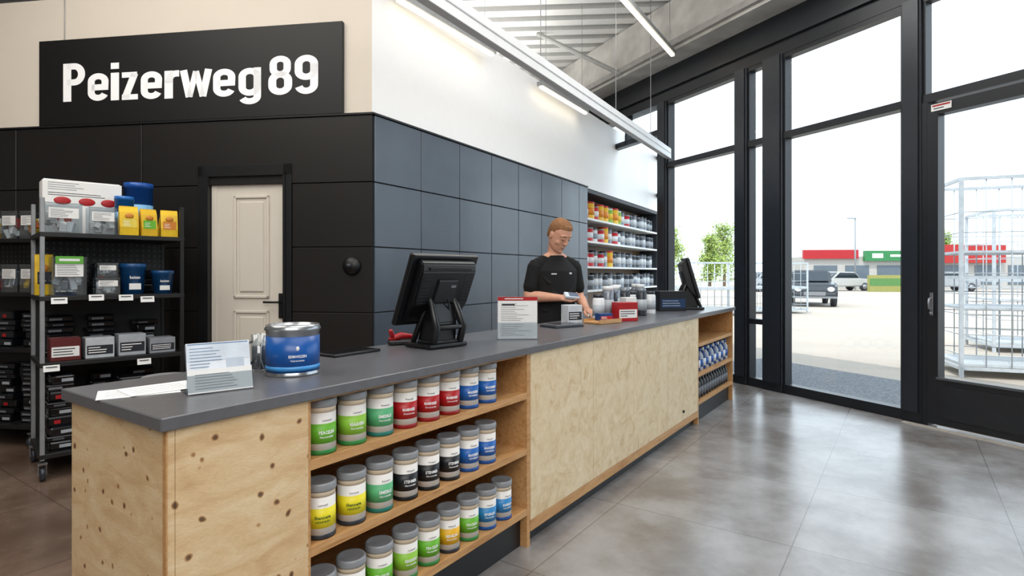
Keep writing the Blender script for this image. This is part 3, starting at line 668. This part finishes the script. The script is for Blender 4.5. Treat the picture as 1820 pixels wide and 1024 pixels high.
def pot(x,z,r,h,label,pos=RK,ang=AR,y=.14):
    t=thing('plastic_tub',pos(x,y,z+.001),ang,label,'tub',G_)
    b=B(); b.lathe([(0,0),(r*.85,0),(r,h*.85),(r*1.06,h*.86),(r*1.06,h),(r*.95,h),(r*.93,h*.93),(0,h*.93)],M('164a7c',.3),seg=28); b.obj('body',parent=t)
    b=B(); b.text('beizen',h*.10,W_,c=(0,0,h*.5),wrap=r*.97,width=r*.8,ext=.001,bold=.01); b.box((0,-r*.93,h*.25),(r*.9,.006,h*.2),PAPER); b.obj('label_print',parent=t)
pot(.54,1.20,.08,.22,'blue round tub with white print'); pot(.73,1.20,.072,.17,'smaller blue round tub with white print')
for i,(x,m,l,h) in enumerate(((.14,M('5a1a1c',.4),'maroon carton with white label',.15),(.33,M('b9bfc4',.3),'grey carton with black print',.14),(.52,M('a7adb3',.3),'silver carton stack on shelf',.15),(.71,M('8e949a',.3),'small grey carton on rack shelf',.11))):
    carton('carton',RK(x,.12,.766),AR,.165,.15,h,m,PAPER if i==0 else JD,l,i+20,INKD if i==0 else W_,G_)
GB=M('101216',.18)
def pk(w,d,h,seed,lab):
    t=thing('blister_pack',(0,0,-50),0,'x','pack')
    b=B(); b.box((0,0,h*.5),(w,d,h),GB,bev=h*.22,seg=2); b.box((0,-.01,h*.97),(w*.8,d*.7,h*.06),M('2b2f36',.15)); b.obj('body',parent=t)
    b=B(); rr=random.Random(seed); b.box((rr.uniform(-.2,.2)*w,-d/2-.0008,h*.45),(w*rr.uniform(.2,.5),.0015,h*.35),lab); b.obj('label_print',parent=t); return t
pks=[(pk(.16,.15,.045,1,M('6d7177',.5)),.045,'flat black pack with grey label'),(pk(.13,.15,.06,2,M('9aa0a6',.5)),.06,'small black pack with pale label'),(pk(.17,.16,.035,3,M('4a4e54',.5)),.035,'thin black glossy pack'),(pk(.15,.14,.07,4,RED),.07,'black pack with red label')]
def stack(x,y,z,hmax,pos,ang,seed):
    rr=random.Random(seed); zz=z+.001
    while True:
        k=rr.choices(pks,weights=(4,3,4,.5))[0]
        if zz+k[1]>z+hmax: break
        dup(k[0],pos(x+rr.uniform(-.008,.008),y+rr.uniform(-.012,.012),zz),ang+rr.uniform(-.08,.08),k[2],'black packs stacked on the racks'); zz+=k[1]+.0005
for i,x in enumerate((.14,.39,.67)): stack(x,.44,.765,.34-.04*i,RK,AR,i)
for i,x in enumerate((.16,.40,.66)): stack(x,.44,1.20,.30-.05*i,RK,AR,50+i)
for i,(x,h) in enumerate(((.12,.50),(.33,.40),(.53,.44),(.74,.30))): stack(x,.13,.17,h,RK,AR,10+i)
for i,(x,h) in enumerate(((.13,.5),(.38,.46),(.64,.5))): stack(x,.40,.17,h,RK,AR,20+i)
def R2K(x,y,z): return fr(R2,A2,x,y,z)
for i,x in enumerate((.45,.68)): stack(x,.16,.17,.5,R2K,A2,30+i); stack(x,.17,.765,.3,R2K,A2,40+i)
purge(*[k[0] for k in pks])
for i,(x,z,cs,l) in enumerate(((.70,1.62,[M('e2762e',.5),PAPER,YEL],'orange and white'),(.53,1.62,[RED,PAPER,JW],'red and white'),(.36,1.62,[YEL,PAPER],'yellow'),(.70,1.20,[YEL,JD,YEL],'yellow and black'),(.53,1.20,[JG,PAPER],'grey'),(.36,1.20,[RED,JG],'red and grey'))):
    plastic_box(x,.12,z,.15,.14,.22,cs,'clear plastic box with %s packs'%l,15+i,A2,R2K)
for i,(x,z) in enumerate(((.10,1.17),(.30,1.185),(.47,1.18),(.60,1.165),(.06,.73),(.58,.72))):
    t=B(); t.box((0,0,0),(.085,.002,.042),PAPER,rot=(rad(-12),0,0)); t.box((0,-.002,.008),(.06,.001,.006),INKD,rot=(rad(-12),0,0)); t.box((-.01,-.001,-.007),(.04,.001,.005),INKD,rot=(rad(-12),0,0)); t.box((0,.005,-.0),(.02,.014,.008),JW)
    t.obj('price_tag',RK(x,-.0135,z),AR,label='white price tag clipped to rack shelf edge',cat='price tag',group='price tags on the rack')
t=thing('stool',(-2.08,3.45,0),0,'round grey stool behind counter','stool')
b=B(); b.lathe([(0,.68),(.13,.68),(.14,.69),(.14,.72),(.125,.735),(0,.735)],M('8f9092',.5),seg=28); b.obj('seat',parent=t)
b=B(); b.cyl((0,0,.36),.02,.64,STEEL); b.lathe([(0,0),(.18,0),(.18,.012),(.04,.04),(0,.04)],STEEL,seg=28); b.obj('base',parent=t)
# ---------------------------------------------------------------- ceiling beams, lights
WT=M('e4e5e5',.5,var=.03)
e=Vector((2.24,8.2,3.02)); s_=Vector((2.24-.583*6.2,2.0,3.02))
d=e-s_; L_=d.length
b=B(); b.bb(0,L_,-.035,.035,-.035,.11,WT,bev=.003)
b.bb(0,L_,-.039,-.035,.035,.045,M('b3b5b7',.5))
t=thing('hanging_beam',tuple(s_),math.atan2(d.y,d.x),'long white metal rail hung above the counter','rail')
b.obj('rail',parent=t)
for k in (1.3,3.2,5.0,6.3):
    c=B(); c.tube([(k,0,.1),(k,0,1.97)],.004,STEEL,6); c.obj('hanging_wire',parent=t)
LED=M('fff0d2',.4,emit=5,var=.01)
def led(x0,y0,x1,y1,z,label,ceil=5.0):
    p=Vector((x0,y0,z)); q=Vector((x1,y1,z)); d=q-p; L_=d.length; a=math.atan2(d.y,d.x)
    t=thing('strip_light',(x0,y0,z),a,label,'strip light','strip lights')
    b=B(); b.bb(0,L_,-.04,.04,.02,.07,M('8f9193',.5)); b.obj('housing',parent=t)
    b=B(); b.bb(.02,L_-.02,-.022,.022,0,.021,LED); b.obj('lamp_tube',parent=t)
    for k in (.15,L_-.15):
        b=B(); b.tube([(k,0,.06),(k,0,ceil-z)],.003,STEEL,6); b.obj('hanging_wire',parent=t)
led(-.93,4.62,-.19,5.82,3.55,'glowing strip light beside top of white wall')
led(.33,6.78,1.03,7.95,3.55,'glowing strip light beside top of white wall')
led(1.10,5.90,2.12,7.55,4.2,'long glowing strip light hung under corrugated ceiling')
led(-.6,1.2,.6,3.2,4.2,'long glowing strip light hung under corrugated ceiling')
RF=M('a9a9a6',.6)
for i,(x0,y0,x1,y1) in enumerate(((-6.5,2.6,3.9,4.3),(-6.5,11.5,.4,12.0))):
    p=Vector((x0,y0,4.72)); q=Vector((x1,y1,4.72)); d=q-p; a=math.atan2(d.y,d.x); L_=d.length
    b=B(); b.bb(0,L_,-.06,.06,0,.02,RF); b.bb(0,L_,-.06,.06,.26,.28,RF); b.bb(0,L_,-.006,.006,.02,.26,RF)
    b.obj('trim_%d'%(30+i),(x0,y0,4.72),a,kind='structure')
b=B(); b.tube([WW(-.6,-.45,4.35),WW(-1.2,-1.5,4.98)],.035,RF,8); b.obj('trim_40',kind='structure')
# ---------------------------------------------------------------- outside
PAVE=M('a79d92',.9,var=.06,scale=.6)
b=B(); b.bb(-80,140,-60,160,-.5,-.03,PAVE); b.obj('ground',kind='structure')
b=B(); b.bb(-.1,9,.17,2.0,-.03,-.012,M('6c7075',.95,var=.5,scale=45,bump=.6)); b.obj('gravel_strip',WW(0,0),AW,label='grey gravel strip along the glass front',cat='gravel',kind='stuff')
WIRE=M('b4bbc1',.4,.0)
def cage(loc,rz,w,d,h,label,shelves=3):
    t=thing('wire_cage',loc,rz,label,'wire cage','wire cages outside')
    b=B()
    for x in (0,w):
        for y in (0,d): b.box((x,y,h/2),(.045,.045,h),WIRE)
    for z in (.12,h*.5,h-.02):
        for y in (0,d): b.box((w/2,y,z),(w,.04,.04),WIRE)
        for x in (0,w): b.box((x,d/2,z),(.04,d,.04),WIRE)
    b.obj('frame',parent=t)
    b=B(); n=int(w/.25)
    for i in range(1,n):
        for y in (0,d): b.tube([(i*w/n,y,.12),(i*w/n,y,h-.02)],.008,WIRE,4,cap=False)
    for z in [k*.27+.3 for k in range(int((h-.4)/.27))]:
        for y in (0,d): b.tube([(0,y,z),(w,y,z)],.008,WIRE,4,cap=False)
        for x in (0,w): b.tube([(x,0,z),(x,d,z)],.008,WIRE,4,cap=False)
    b.obj('mesh_wire',parent=t)
    for k in range(shelves):
        b=B(); z=.15+k*.75
        b.bb(.02,w-.02,.02,d-.02,z,z+.03,M('b4babf',.5)); b.obj('shelf_board',parent=t)
    return t
cage((5.95,7.6,-.029),rad(-20),1.9,1.1,2.65,'white wire goods cage outside the door')
cage((8.4,10.0,-.029),rad(-20),1.6,1.2,2.5,'white wire goods cage outside the door',2)
for x,y in ((5.6,18.5),(8.2,19.5)): cage((x,y,-.029),rad(8),2.0,1.0,1.75,'pale wire storage cage on the forecourt',2)
LEAF=M('96aa55',.8,var=.35,scale=2); BARK=M('7d6a58',.9)
def tree(x,y,h,r,seed,label):
    rr=random.Random(seed); t=thing('tree',(x,y,-.029),0,label,'tree','trees beyond the forecourt')
    b=B(); b.tube([(0,0,.1),(.05,0,h*.35),(0,.05,h*.8)],[.16,.12,.04],BARK,8)
    for i in range(9):
        a=rr.uniform(0,6.28); z=h*rr.uniform(.3,.7); b.tube([(0,0,z),(math.cos(a)*r*.4,math.sin(a)*r*.4,z+h*.12),(math.cos(a)*r*.7,math.sin(a)*r*.7,z+h*.22)],[.05,.03,.01],BARK,5)
    b.obj('trunk',parent=t)
    tm=bmesh.new(); cl=[]
    for _ in range(40):
        zz=rr.uniform(.2,.92); k=(1-zz)*.75+.2
        cl.append((rr.gauss(0,r*.42*k),rr.gauss(0,r*.42*k),h*zz))
    for i in range(3600):
        c=cl[i%40]; s=r*.24*(1.25-c[2]/h*.7)
        p=Vector((c[0]+rr.gauss(0,s),c[1]+rr.gauss(0,s),max(.6,c[2]+rr.gauss(0,s))))
        a=Vector((rr.gauss(0,1),rr.gauss(0,1),rr.gauss(0,1))).normalized()*.12; q=a.orthogonal().normalized()*.07
        tm.faces.new([tm.verts.new(p-a),tm.verts.new(p+q),tm.verts.new(p+a),tm.verts.new(p-q)])
    b=B(); b.add(tm,LEAF); o=b.obj('foliage',parent=t); o['kind']='stuff'
tree(16.6,60,6.8,2.0,1,'leafy green tree beyond the forecourt'); tree(18.6,54,5.2,1.5,2,'leafy green tree beyond the forecourt'); tree(22.2,60,6.9,2.1,3,'leafy green tree beyond the forecourt')
tree(56,74,7,2.2,4,'leafy green tree beyond the forecourt')
t=thing('commercial_building',(26.5,52,-.03),rad(-6),'low white commercial building with red and green fascia','building')
b=B(); b.bb(0,24,0,8,0,2.9,M('aeaba6',.7)); b.obj('body',parent=t)
b=B(); b.bb(-.2,4.5,-.3,0,2.7,3.5,RED); b.obj('fascia',parent=t)
b=B(); b.bb(9.5,16.5,-.5,0,2.3,3.9,M('a5201b',.5)); b.obj('fascia',parent=t)
b=B(); b.bb(5.0,9.3,-.4,0,2.5,3.4,M('2c7a44',.5)); b.bb(5.6,6.5,-.42,-.4,2.75,3.15,PAPER); b.bb(7.1,8.7,-.42,-.4,2.85,3.05,PAPER); b.obj('fascia',parent=t)
for i in range(8):
    b=B(); b.bb(.8+i*2.7,2.8+i*2.7,-.05,0,.4,2.1,M('5b6670',.2)); b.obj('shopfront_window',parent=t)
b=B(); b.bb(0,3.6,0,.3,0,1.25,M('8f8d4c',.6)); b.bb(0,3.6,-.01,0,.45,1.0,M('4f7d40',.6)); b.obj('banner_hoarding',(26.8,43,-.03),0,label='yellow and green banner hoarding',cat='banner')
b=B(); b.tube([(0,0,0),(0,0,6)],.07,STEEL,8); b.box((-.3,0,6),(.7,.2,.1),STEEL); b.obj('street_lamp',(29.0,48.5,-.0),0,label='tall grey street lamp pole',cat='street lamp')
def car(loc,rz,col,label):
    t=thing('car',loc,rz,label,'car','cars on the forecourt')
    b=B(); m=col
    side=[(-2.1,.35),(-2.15,.7),(-2.0,.92),(-1.1,1.0),(1.3,1.02),(2.05,.92),(2.15,.6),(2.1,.35)]
    b.xf=Matrix.Rotation(rad(-90),4,'Z')
    b.prism(side,-.85,.85,m,bev=.08)
    b.prism([(-1.15,.98),(-.65,1.5),(.75,1.52),(1.35,.98)],-.72,.72,m,bev=.08)
    b.obj('body',parent=t)
    g=B(); g.xf=Matrix.Rotation(rad(-90),4,'Z')
    g.prism([(-.98,1.03),(-.6,1.42),(.7,1.44),(1.15,1.03)],-.745,.745,M('202a33',.1),bev=.02)
    g.prism([(-1.17,1.05),(-.76,1.45),(.86,1.46),(1.37,1.05)],-.6,.6,M('202a33',.1),bev=.02); g.obj('windows',parent=t)
    for x in (-1.35,1.35):
        for y in (-.78,.78):
            w=B(); w.cyl((x,y,.32),.32,.2,JD,rot=Matrix.Rotation(rad(90),4,'X'),seg=24); w.cyl((x,y*1.12,.32),.19,.06,STEEL,rot=Matrix.Rotation(rad(90),4,'X'),seg=16); w.obj('wheel',parent=t)
    for y in (-.6,.6):
        l=B(); l.ell((2.1,y,.72),(.08,.14,.1),W_,seg=10); l.obj('headlight',parent=t)
        l=B(); l.ell((-2.1,y,.75),(.06,.14,.08),RED,seg=10); l.obj('tail_light',parent=t)
    l=B(); l.box((2.14,0,.55),(.05,.8,.16),STEEL); l.box((2.16,0,.4),(.08,1.6,.08),STEEL); l.obj('bumper',parent=t)
    return t
car((13.2,25.5,-.03),rad(-112),M('3f4348',.25,.3),'dark grey car parked on the forecourt')
car((26.3,45.8,-.03),rad(188),M('b5b5b3',.3),'white car parked on the forecourt')
car((19.4,44,-.03),rad(200),M('9da1a5',.3),'pale silver car parked on the forecourt')
car((34.0,45,-.03),rad(180),M('999ca0',.3),'silver car parked on the forecourt')
# ---------------------------------------------------------------- person
SKIN=M('cf9a80',.55,var=.05,scale=30); CLOTH=M('08080a',.9,var=.2,scale=60); HAIR=M('8c623f',.85,var=.45,scale=150,bump=.5)
def remesh(o,vox,sm=3):
    m=o.modifiers.new('r','REMESH'); m.mode='VOXEL'; m.voxel_size=vox; m.use_smooth_shade=True
    s=o.modifiers.new('s','SMOOTH'); s.iterations=sm; s.factor=.5
    dg=bpy.context.evaluated_depsgraph_get(); dg.update()
    me=bpy.data.meshes.new_from_object(o.evaluated_get(dg)); mats=[x for x in o.data.materials]
    o.modifiers.clear(); o.data=me
    if not me.materials:
        for x in mats: me.materials.append(x)
    for p in me.polygons: p.use_smooth=True
PR=(.36,4.76,0); PA=rad(26)
pr=thing('person',PR,PA,'person in black t-shirt looking down at handheld device behind counter','person')
HD=Matrix.Translation((.0,-.06,1.668))@Matrix.Rotation(rad(14),4,'Z')@Matrix.Rotation(rad(34),4,'X')@Matrix.Scale(1.04,4)
b=B()
b.loft([(0,0,.86,.15,.11),(0,0,.92,.17,.12),(0,0,1.02,.155,.115),(0,0,1.14,.152,.112),(0,0,1.28,.172,.118),(0,.0,1.38,.185,.112),(0,.01,1.43,.15,.085),(0,.012,1.47,.10,.07),(0,.01,1.51,.066,.062)],SKIN,28)
b.tube([(0,.015,1.46),(0,.005,1.54),(0,-.02,1.63)],[.066,.062,.06],SKIN,18)
for sx in (-1,1):
    b.tube([(sx*.02,.015,1.50),(sx*.10,.015,1.455),(sx*.165,.01,1.415)],[.045,.045,.05],SKIN,14)
    b.tube([(sx*.085,0,.90),(sx*.095,-.01,.70),(sx*.10,-.0,.50),(sx*.10,.01,.46),(sx*.105,.02,.32),(sx*.11,.03,.09)],[.095,.085,.062,.058,.058,.04],SKIN,16)
    b.tube([(sx*.11,.05,.05),(sx*.115,-.04,.04),(sx*.12,-.14,.03)],[.04,.038,.03],SKIN,12)
ARMS=[((-.185,.01,1.405),(-.245,.01,1.165),(-.07,-.195,1.155)),((.185,.01,1.405),(.235,.01,1.155),(.175,-.20,1.055))]
for sh,el,wr in ARMS:
    sh,el,wr=map(Vector,(sh,el,wr))
    b.tube([sh,sh.lerp(el,.5),el],[.056,.05,.044],SKIN,16)
    b.tube([el,el.lerp(wr,.35),wr],[.043,.045,.028],SKIN,16)
def hand(b,w,d,n,thside,curl):
    d=Vector(d).normalized(); n=Vector(n); n=(n-d*n.dot(d)).normalized(); s=d.cross(n)*thside
    w=Vector(w)
    offs=[.032,.011,-.011,-.031]; lens=[.072,.08,.074,.058]
    b.tube([w,w+d*.03],[.026,.024],SKIN,12)
    for o,L_ in zip(offs,lens):
        k=w+s*o+d*.085
        b.tube([w+s*o*.6+d*.01,k],[.017,.0125],SKIN,10)
        p=k; ang=0; pts=[k]
        for j,f in enumerate((.45,.32,.23)):
            ang+=curl*(1.0 if j else .7)
            dirv=d*math.cos(ang)+n*math.sin(ang)
            p=p+dirv*L_*f+s*o*.06; pts.append(p)
        b.tube(pts,[.0092,.0085,.008,.007],SKIN,8)
    p0=w+s*.026+d*.025
    b.tube([w+d*.02+s*.01,p0,p0+s*.022+d*.03+n*.012,p0+s*.02+d*.058+n*.026,p0+s*.008+d*.08+n*.034],[.02,.016,.0115,.0105,.008],SKIN,10)
    return w+d*.085+n*.028
grip=hand(b,ARMS[0][2],(.95,-.25,-.12),(.1,-.5,.85),-1,.5)
hand(b,ARMS[1][2],(-.05,-.97,-.18),(0,.1,-1),-1,.25)
b.xf=HD
b.loft([(0,-.060,-.124,.016,.016),(0,-.052,-.117,.036,.034),(0,-.034,-.102,.052,.055),(0,-.018,-.078,.062,.074),(0,-.006,-.04,.069,.089),(0,0,0,.072,.096),(0,.003,.04,.074,.099),(0,.006,.075,.069,.091),(0,.01,.102,.053,.07),(0,.01,.119,.03,.042),(0,.01,.126,.012,.018)],SKIN,36,.92)
b.tube([(0,-.093,.02),(0,-.104,-.006),(0,-.112,-.024)],[.0065,.008,.0105],SKIN,10)
for sx in (-1,1):
    b.ell((sx*.0105,-.104,-.029),(.008,.009,.0065),SKIN,seg=12)
    b.ell((sx*.075,.008,-.008),(.009,.018,.03),SKIN,Matrix.Rotation(rad(-12),4,'X'),seg=14)
    b.tube([(sx*.010,-.092,.033),(sx*.032,-.0915,.0365),(sx*.054,-.078,.028)],[.0065,.0075,.006],SKIN,8)
    b.ell((sx*.034,-.056,-.034),(.030,.026,.034),SKIN,seg=18)
    b.ell((sx*.031,-.0825,.009),(.0155,.0115,.011),SKIN,seg=14)
b.tube([(-.022,-.084,-.068),(-.008,-.0915,-.0635),(.008,-.0915,-.0635),(.022,-.084,-.068)],[.003,.0055,.0055,.003],SKIN,8)
b.tube([(-.018,-.083,-.077),(0,-.090,-.078),(.018,-.083,-.077)],[.003,.006,.003],SKIN,8)
b.ell((0,-.078,-.104),(.022,.018,.017),SKIN,seg=14)
b.ell((0,-.045,-.098),(.05,.04,.022),SKIN,seg=14)
b.xf=Matrix()
body=b.obj('body',parent=pr); remesh(body,.0038,3)
b=B(); b.xf=HD; b.tube([(-.019,-.0875,-.0735),(-.006,-.0945,-.0705),(.006,-.0945,-.0705),(.019,-.0875,-.0735)],[.0012,.002,.002,.0012],M('8a5045',.6),8); b.obj('mouth',parent=pr)
for sx in (-1,1):
    b=B(); b.xf=HD; b.tube([(sx*.019,-.0915,.003),(sx*.031,-.0945,.0005),(sx*.043,-.0885,.0035)],[.0012,.002,.0012],M('4a342a',.6),8); b.obj('eye',parent=pr)
    b=B(); b.xf=HD; b.tube([(sx*.013,-.0965,.036),(sx*.032,-.0975,.041),(sx*.051,-.084,.034)],[.002,.003,.0015],HAIR,6); b.obj('eyebrow',parent=pr)
b=B(); b.xf=HD
b.loft([(0,.045,-.055,.050,.055),(0,.038,-.035,.064,.064),(0,.030,0,.0735,.076),(0,.020,.03,.0775,.087),(0,.016,.055,.078,.089),(0,.007,.08,.072,.0905),(0,.004,.105,.057,.078),(0,.008,.123,.034,.048),(0,.01,.131,.014,.02)],HAIR,36,.95)
for i in range(520):
    rr=random.Random(i); a=rr.uniform(0,6.28); q=math.sqrt(rr.uniform(.0,.95))
    x=.076*q*math.cos(a); y=.012+.088*q*math.sin(a); z=.050+.080*math.sqrt(max(0,1-q*q))
    if y<-.06 and z<.08: continue
    b.tube([(x,y,z-.004),(x*1.05+.004,y-.014,z+.003)],[.0045,.0018],HAIR,5)
hair=b.obj('hair',parent=pr); remesh(hair,.0026,0)
b=B()
b.loft([(0,0,.90,.180,.134),(0,0,.93,.182,.136),(0,0,1.02,.174,.136),(0,0,1.14,.172,.132),(0,0,1.28,.188,.132),(0,.0,1.37,.194,.124),(0,.008,1.42,.165,.102),(0,.012,1.455,.12,.085),(0,.012,1.485,.085,.076),(0,.010,1.498,.076,.074)],CLOTH,32)
for k,(sh,el,wr) in enumerate(ARMS):
    sx=-1 if k==0 else 1
    sh,el=Vector(sh),Vector(el)
    b.tube([(sx*.03,.012,1.463),(sx*.10,.015,1.450),(sx*.16,.01,1.418)],[.048,.052,.060],CLOTH,16)
    b.tube([sh,sh.lerp(el,.4),sh.lerp(el,.72)],[.064,.062,.062],CLOTH,18,cap=True)
b.tube([(-.10,-.124,1.2),(0,-.132,1.15),(.12,-.116,1.12)],.010,CLOTH,8); b.tube([(-.15,-.075,1.05),(0,-.131,1.02),(.14,-.085,1.06)],.010,CLOTH,8); b.tube([(.16,-.06,1.33),(.12,-.11,1.24),(.05,-.13,1.18)],.009,CLOTH,8); b.tube([(-.16,-.06,1.33),(-.12,-.11,1.27)],.009,CLOTH,8)
shirt=b.obj('shirt',parent=pr); remesh(shirt,.005,4)
LG=M('b9bcc0',.6)
b=B(); b.box((-.080,-.1155,1.345),(.045,.004,.011),LG,rot=(rad(-6),0,rad(-22)),bev=.001); b.obj('chest_logo',parent=pr)
b=B(); b.box((.075,-.1170,1.35),(.03,.004,.015),LG,rot=(rad(-6),0,rad(20)),bev=.001); b.obj('chest_logo',parent=pr)
b=B(); TR=M('1c1f26',.8)
b.loft([(0,0,.80,.175,.125),(0,0,.90,.176,.130),(0,0,.97,.170,.128),(0,0,.99,.165,.125)],TR,28)
for sx in (-1,1): b.tube([(sx*.09,0,.86),(sx*.098,-.01,.68),(sx*.102,0,.48),(sx*.108,.02,.30),(sx*.112,.03,.12)],[.105,.098,.078,.072,.062],TR,18)
tr=b.obj('trousers',parent=pr); remesh(tr,.008,2)
for sx in (-1,1):
    b=B(); b.box((sx*.118,-.045,.012),(.10,.29,.024),JD,bev=.01,seg=2); b.tube([(sx*.112,.05,.06),(sx*.116,-.05,.055),(sx*.12,-.14,.045)],[.05,.048,.038],BLACK,14); b.obj('shoe',parent=pr)
t=thing('handheld_scanner',(0,0,0),0,'pale grey handheld device held in hand','handheld device')
t.location=Matrix.Translation(PR)@Matrix.Rotation(PA,4,'Z')@(grip+Vector((.0,-.004,.003))); t.rotation_euler=(rad(32),rad(5),rad(12))
b=B(); b.box((0,0,.0),(.12,.068,.026),M('c9d3de',.4),bev=.007,seg=2); b.obj('body',parent=t)
b=B(); b.box((.015,0,.0135),(.08,.052,.002),M('5b6b80',.15)); b.obj('screen',parent=t)
# ---------------------------------------------------------------- lights
def area(loc,rot,sx,sy,power,col,name):
    l=bpy.data.lights.new(name,'AREA'); l.shape='RECTANGLE'; l.size=sx; l.size_y=sy; l.energy=power; l.color=col
    o=bpy.data.objects.new(name,l); COL.objects.link(o); o.location=loc; o.rotation_euler=rot; return o
area((.6,1.6,4.6),(0,0,0),3,3,75,(1,.98,.96),'room_fill_light')  # added area fill out of view, brightens the room
area((-3.2,2.2,4.6),(0,0,0),3,3,130,(1,.95,.88),'room_fill_light')  # warm fill added for the left wall and racks
area((1.6,4.8,4.55),(0,0,0),1.6,2,55,(1,.99,.97),'room_fill_light')  # smaller added fill over the counter
area((.5,-1.5,3.6),(rad(62),0,rad(5)),4,2,140,(1,.98,.96),'room_fill_light')  # tilted fill added behind the camera
area((.6,4.2,3.95),(rad(180),0,0),2,3,80,(1,.98,.95),'deck_fill_light')  # unseen fill aimed up, added to brighten the deck
area((-1.2,8.5,3.95),(rad(180),0,0),3,3,110,(1,.98,.95),'deck_fill_light')  # second upward fill, added for the far part of the deck
sun=bpy.data.lights.new('sun','SUN'); sun.energy=3.2; sun.angle=.01; sun.color=(1,.93,.85)
so=bpy.data.objects.new('sun',sun); COL.objects.link(so)
so.rotation_euler=Vector((.45,.62,-1.15)).to_track_quat('-Z','Y').to_euler()
w=bpy.data.worlds.new('world'); scene.world=w; w.use_nodes=True
bg=w.node_tree.nodes['Background']; bg.inputs[0].default_value=(.80,.91,1,1); bg.inputs[1].default_value=2.7
scene.view_settings.view_transform='Standard'; scene.view_settings.look='None'; scene.view_settings.exposure=0
# ---------------------------------------------------------------- camera
cd=bpy.data.cameras.new('camera'); cd.sensor_width=36; cd.lens=36*1020/1820; cd.shift_y=-26/1820; cd.clip_start=.05; cd.clip_end=400
co=bpy.data.objects.new('camera',cd); COL.objects.link(co); co.location=(0,0,1.35); co.rotation_euler=(rad(90),0,0)
scene.camera=co
